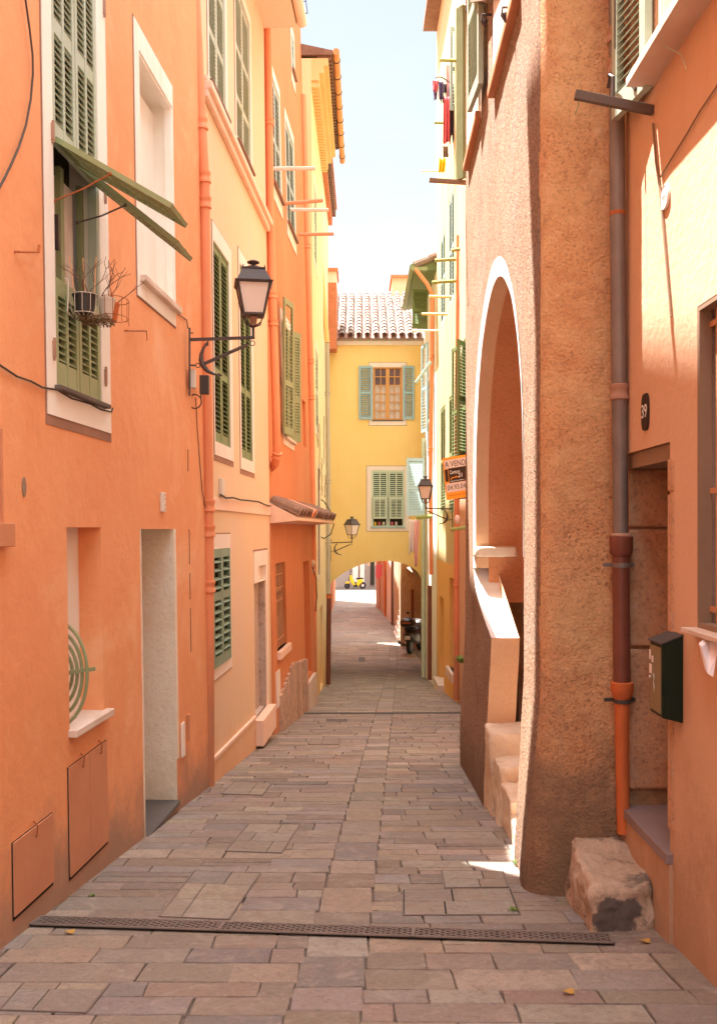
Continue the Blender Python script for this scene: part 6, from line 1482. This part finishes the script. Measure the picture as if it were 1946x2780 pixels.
pole('pale yellow pole above the draped shadow', 1164, 805, 1236, 806, 17.8, 0.026, 'cream_pipe')
pole('pale yellow pole near the green shutter', 1144, 852, 1216, 853, 18.6, 0.026, 'cream_pipe')
pole('faint cream pole at the corner of the tiled roof', 1118, 897, 1190, 897, 19.5, 0.02, 'pale_surround')
pole('slanting green awning arm by the pale blue shutter', 1128, 1040, 1170, 982, 20.0, 0.035, 'greygreen_paint')
pole('green pole carrying the white and pink cloth', 1130, 1405, 1172, 1402, 20.8, 0.045, 'pole_green')
pole('short green pole near the white lamp glass', 1222, 1438, 1264, 1432, 14.8, 0.03, 'pole_green')
def cloth(label, u0, u1, vt, vb, y, mat, taper=0.0, seed=0, fold=0.03, skew=0.0, cat='garment', name='garment', ragged=0.0):
    rr = random.Random(seed); nx, nz_ = 14, 16; m_ = MB(); a_ = at(u0, vt, y); b_ = at(u1, vt, y); h = a_.z - at(u0, vb, y).z; ph = rr.uniform(0, 6); vs = []
    for j in range(nz_+1):
        f = j/nz_
        for i in range(nx+1):
            g_ = i/nx; gg = 0.5 + (g_-0.5)*(1-taper*f); x = a_.x + (b_.x-a_.x)*gg + skew*f
            z = a_.z - h*f*(1 - ragged*abs(math.sin(g_*5+ph))) - 0.02*math.sin(g_*math.pi)*(1-f)
            vs.append(V((x, y + fold*math.sin(g_*14+ph+f*1.5)*(0.3+f), z)))
    m_.add(vs, [(j*(nx+1)+i, j*(nx+1)+i+1, (j+1)*(nx+1)+i+1, (j+1)*(nx+1)+i) for j in range(nz_) for i in range(nx)])
    o = m_.build(name, mat, smooth=True, recalc=False, label=label, cat=cat); md = o.modifiers.new('thick', 'SOLIDIFY'); md.thickness = 0.006; return o
wire('clothes_line', 'curved clothes line carrying the coloured laundry', [at(u, v, 17.3) for u, v in ((1182, 212), (1186, 209), (1196, 209), (1206, 214), (1216, 221), (1226, 228), (1238, 236), (1250, 240))], 0.012, cat='clothes line')
cloth('small red top at the outer end of the clothes line', 1174, 1190, 217, 252, 17.35, 'cloth_red', 0.2, 1, ragged=0.2)
cloth('blue piece below the small red top', 1176, 1187, 240, 271, 17.45, 'cloth_navy', 0.3, 2)
cloth('dark navy garment second on the clothes line', 1190, 1203, 220, 284, 17.3, 'cloth_navy', 0.1, 3, skew=0.01, ragged=0.2)
cloth('short dark garment third on the clothes line', 1203, 1213, 226, 264, 17.4, 'cloth_dark', 0.1, 4, ragged=0.3)
cloth('pale pink garment above the long red one', 1210, 1220, 170, 280, 17.6, 'cloth_pink', -0.2, 5)
cloth('long coral red dress on the clothes line', 1203, 1220, 262, 395, 17.3, 'cloth_red', -0.15, 6, 0.04, ragged=0.08)
cloth('long black garment right of the red dress', 1219, 1231, 232, 392, 17.35, 'cloth_dark', 0.05, 7, ragged=0.15)
cloth('teal garment at the wall end of the clothes line', 1229, 1238, 240, 360, 17.4, 'cloth_teal', 0.1, 8, ragged=0.15)
cloth('brown cloth hanging below the red dress', 1202, 1216, 395, 428, 17.3, 'old_wood', 0.0, 9)
cloth('ochre cloth folded over a sill of the tall yellow house', 1192, 1210, 428, 468, 18.4, 'scooter_yellow', 0.0, 10, skew=-0.02)
cloth('white robe hanging by the arch', 1110, 1131, 1409, 1508, 21.0, 'cloth_white', -0.1, 11, 0.05, skew=0.0, ragged=0.12)
cloth('pink towel hanging beside the white robe', 1124, 1139, 1412, 1538, 20.9, 'cloth_pink', 0.55, 12, 0.04, skew=-0.03)

# ------------------------------------------------------------------ for-sale board
ys_ = 14.0; TL = at(1200.6, 1244, ys_); TR = at(1264, 1234, ys_); BL = at(1211.7, 1358, ys_)
ex = (TR-TL).normalized(); dn = (BL-TL); ey = -dn.normalized(); Hs = dn.length; Ws = 0.50; fn_ = V((0, -1, 0))
sg = thing('for_sale_board', 'tilted orange for-sale board reading A VENDRE behind the brown house', 'sign board', TL+dn)
def sp(x, d_, o=0.0): return TL + ex*x + dn*d_ + fn_*o
m = MB(); m.prism([sp(0, 0), sp(Ws, 0), sp(Ws, 1), sp(0, 1)], -fn_*0.02); m.build('board', 'sign_orange', sg)
m = MB(); m.prism([sp(0.018, 0.06, 0.0015), sp(Ws-0.01, 0.06, 0.0015), sp(Ws-0.01, 0.262, 0.0015), sp(0.018, 0.262, 0.0015)], fn_*0.002)
m.prism([sp(0.018, 0.615, 0.0015), sp(Ws-0.01, 0.615, 0.0015), sp(Ws-0.01, 0.83, 0.0015), sp(0.018, 0.83, 0.0015)], fn_*0.002); m.build('panel', 'sign_grey', sg)
m = MB(); m.prism([sp(0.012, 0.28, 0.0015), sp(0.06, 0.28, 0.0015), sp(0.06, 0.57, 0.0015), sp(0.012, 0.57, 0.0015)], fn_*0.002); m.prism([sp(0.068, 0.265, 0.003), sp(Ws-0.01, 0.265, 0.003), sp(Ws-0.01, 0.61, 0.003), sp(0.068, 0.61, 0.003)], fn_*0.002); m.build('panel', 'sign_black', sg)
def stext(body, size, x0, d_, wdt, mat, o=0.006):
    cu = bpy.data.curves.new('t', 'FONT'); cu.body = body; cu.size = size; to = bpy.data.objects.new('t', cu); COL.objects.link(to); me_ = to.to_mesh(); xs = [v.co.x for v in me_.vertices]; w_ = max(xs)-min(xs); ym = (max(v.co.y for v in me_.vertices)+min(v.co.y for v in me_.vertices))/2
    mb_ = MB(); mb_.add([sp(x0 + (v.co.x-min(xs))*wdt/w_, d_, o) + ey*(v.co.y-ym) for v in me_.vertices], [tuple(p.vertices) for p in me_.polygons]); to.to_mesh_clear(); bpy.data.objects.remove(to); bpy.data.curves.remove(cu)
    return mb_.build('lettering', mat, sg, recalc=False)
stext('A VENDRE', 0.115, 0.024, 0.165, 0.40, 'sign_black')
stext('Century', 0.075, 0.085, 0.375, 0.15, 'plain_white'); stext('21', 0.085, 0.205, 0.455, 0.055, 'plain_white')
stext('Agence Immobilière', 0.026, 0.085, 0.575, 0.20, 'plain_white')
stext('04.93.040.040', 0.098, 0.032, 0.72, 0.44, 'sign_black')
stext('www.century21-immobilier.com', 0.026, 0.03, 0.91, 0.40, 'sign_black', 0.003)
m = MB(); m.tube([sp(0.09, 0.53, 0.006), sp(0.12, 0.49, 0.006), sp(0.15, 0.50, 0.006), sp(0.17, 0.47, 0.006), sp(0.20, 0.51, 0.006)], 0.006, 5); m.build('logo', 'sign_orange', sg)
m = MB(); m.tube([sp(0.06, 0.98, -0.03), sp(0.30, 1.02, -0.03), V((1.74, 14.0, TL.z-Hs))], 0.012, 6); m.build('bracket', 'black_iron', sg)
m2 = MB(); p = at(1241, 1412, 15.4); m2.lathe(p+V((0, 0, -0.07)), [(0.02, 0), (0.045, 0.03), (0.045, 0.12), (0.02, 0.15)], 10); m2.build('wall_light', 'frosted_glass', label='small white wall light on an orange pipe below the board', cat='wall light', smooth=True)

# ------------------------------------------------------------------ scooters
def wheel(m_t, m_r, c, r, wd, ax):
    c = V(c); ax = V(ax).normalized()
    m_t.lathe(c - ax*wd/2, [(r*0.62, 0), (r*0.9, 0.0), (r, wd*0.3), (r, wd*0.7), (r*0.9, wd), (r*0.62, wd)], 20, ax)
    m_r.lathe(c - ax*wd*0.52, [(r*0.2, -0.01), (r*0.6, 0.01), (r*0.6, wd), (r*0.2, wd+0.02)], 16, ax)
gS = ground(1110, 1777); O_ = V((gS.x, gS.y, gS.z)); fwd = V((0.30, 0.95, 0)).normalized(); rt = V((fwd.y, -fwd.x, 0)); Zu = V((0, 0, 1))
def sp2(f, r_, z): return O_ + fwd*f + rt*r_ + Zu*z
bs = thing('scooter', 'black motor scooter with top box parked under the arch', 'scooter', O_)
mt, mr_ = MB(), MB(); wheel(mt, mr_, sp2(0.12, 0, 0.26), 0.26, 0.13, rt); mt.build('tyre', 'rubber', bs, smooth=True); mr_.build('rim', 'dark_grey', bs)
mt, mr_ = MB(), MB(); wheel(mt, mr_, sp2(1.40, 0, 0.26), 0.26, 0.11, rt); mt.build('tyre', 'rubber', bs, smooth=True); mr_.build('rim', 'dark_grey', bs)
def loft(secs, mat, name, parent, Pf):
    """secs: (f, zlow, zhigh, halfwidth)"""
    m_ = MB(); vs = []; n = 10
    for (f, zl, zh, hw_) in secs:
        for k in range(n):
            t = 2*math.pi*k/n; vs.append(Pf(f, hw_*math.copysign(abs(math.cos(t))**0.7, math.cos(t)), (zl+zh)/2 + (zh-zl)/2*math.copysign(abs(math.sin(t))**0.7, math.sin(t))))
    fs = [(i*n+k, i*n+(k+1) % n, (i+1)*n+(k+1) % n, (i+1)*n+k) for i in range(len(secs)-1) for k in range(n)]
    fs += [tuple(range(n-1, -1, -1)), tuple(range((len(secs)-1)*n, len(secs)*n))]
    m_.add(vs, fs); return m_.build(name, mat, parent, smooth=True)
loft([(-0.18, 0.62, 0.72, 0.08), (-0.05, 0.48, 0.80, 0.20), (0.25, 0.34, 0.82, 0.24), (0.6, 0.28, 0.72, 0.22), (0.85, 0.25, 0.45, 0.20)], 'scooter_black', 'body', bs, sp2)
loft([(-0.10, 0.78, 0.86, 0.14), (0.1, 0.78, 0.92, 0.19), (0.5, 0.72, 0.86, 0.19), (0.75, 0.68, 0.76, 0.12)], 'rubber', 'seat', bs, sp2)
loft([(1.0, 0.25, 0.5, 0.2), (1.12, 0.3, 0.95, 0.25), (1.25, 0.45, 1.02, 0.22), (1.38, 0.55, 0.85, 0.12)], 'scooter_black', 'front_shield', bs, sp2)
loft([(-0.38, 0.93, 1.12, 0.16), (-0.30, 0.90, 1.20, 0.235), (-0.05, 0.89, 1.22, 0.245), (0.05, 0.95, 1.16, 0.20)], 'scooter_black', 'top_box', bs, sp2)
m = MB(); m.obox(sp2(-0.40, -0.16, 1.04), rt*0.32, Zu*0.035, fwd*0.02); m.build('reflector', 'tile_red', bs)
m = MB(); m.obox(sp2(-0.20, -0.09, 0.50), rt*0.18, Zu*0.13-fwd*0.03, fwd*0.008); m.build('number_plate', 'off_white', bs)
m = MB(); m.tube([sp2(0.5, -0.2, 0.25), sp2(0.1, -0.24, 0.30), sp2(-0.28, -0.25, 0.42)], [0.03, 0.05, 0.055], 10); m.build('exhaust', 'zinc', bs, smooth=True)
m = MB(); m.tube([sp2(1.05, -0.33, 1.02), sp2(1.1, 0, 1.05), sp2(1.05, 0.33, 1.02)], 0.016, 6)
for s_ in (-1, 1): m.tube([sp2(1.08, s_*0.22, 1.04), sp2(1.05, s_*0.30, 1.22)], 0.008, 5); m.ball(sp2(1.04, s_*0.31, 1.26), 0.06, 5, (1, 0.3, 0.7))
m.build('handlebar', 'black_plastic', bs)
m = MB(); m.tube([sp2(0.1, -0.2, 0.62), sp2(-0.12, -0.15, 0.68), sp2(-0.2, 0, 0.70), sp2(-0.12, 0.15, 0.68), sp2(0.1, 0.2, 0.62)], 0.014, 6); m.build('grab_rail', 'zinc', bs)
# yellow scooter side-on at the plaza
yS = 65.6; k_ = yS/FPX
Oy = at(965, 1597, yS); Oy.z = gz(yS); ysr = thing('scooter', 'bright yellow scooter parked across the far end of the street', 'scooter', Oy)
def p3(x, z, o=0.0): return Oy + V((x, o, z))
for (x, r, nm) in ((-0.57, 0.20, 0), (0.49, 0.23, 1)):
    mt, mr_ = MB(), MB(); wheel(mt, mr_, p3(x, r), r, 0.11, (0, 1, 0)); mt.build('tyre', 'rubber', ysr, smooth=True); mr_.build('rim', 'off_white' if nm else 'dark_grey', ysr)
def slabp(pts, wd, mat, name): m_ = MB(); m_.prism([p3(x, z, -wd/2) for x, z in pts], (0, wd, 0)); return m_.build(name, mat, ysr, bevel=0.02)
slabp([(-0.38, 0.92), (-0.26, 0.95), (-0.02, 0.28), (-0.16, 0.22), (-0.40, 0.60)], 0.30, 'scooter_yellow', 'leg_shield')
slabp([(-0.70, 0.36), (-0.66, 0.46), (-0.46, 0.52), (-0.38, 0.40), (-0.46, 0.36)], 0.16, 'scooter_yellow', 'front_fender')
slabp([(0.06, 0.34), (0.14, 0.62), (0.46, 0.68), (0.52, 0.50), (0.30, 0.30), (0.20, 0.16), (0.02, 0.16)], 0.28, 'scooter_yellow', 'body')
slabp([(-0.16, 0.28), (0.16, 0.30), (0.18, 0.16), (-0.14, 0.14)], 0.28, 'rubber', 'floorboard')
slabp([(0.02, 0.70), (0.12, 0.76), (0.50, 0.76), (0.60, 0.70), (0.40, 0.66), (0.12, 0.62)], 0.24, 'rubber', 'seat')
m = MB(); m.tube([p3(-0.57, 0.2), p3(-0.40, 0.80), p3(-0.34, 1.00)], 0.03, 8); m.tube([p3(-0.36, 1.0, -0.3), p3(-0.34, 1.02), p3(-0.36, 1.0, 0.3)], 0.02, 6); m.tube([p3(-0.36, 1.0, -0.25), p3(-0.34, 1.16, -0.28)], 0.008, 5); m.ball(p3(-0.34, 1.2, -0.28), 0.05, 4); m.build('handlebar', 'black_plastic', ysr)
# aerial above the tangerine house
m = MB(); m.tube([at(812, 30, 14.5), at(812, -120, 14.5)], 0.012, 5); m.tube([at(812, 36, 14.5), at(835, 36, 14.5)], 0.008, 5); m.tube([at(835, 36, 14.5), at(826, -30, 14.5)], 0.006, 5); m.tube([at(812, 5, 14.5), at(832, 3, 14.5)], 0.006, 5)
m.build('aerial', 'cloth_navy', label='thin aerial frame against the sky above the tangerine house', cat='aerial')
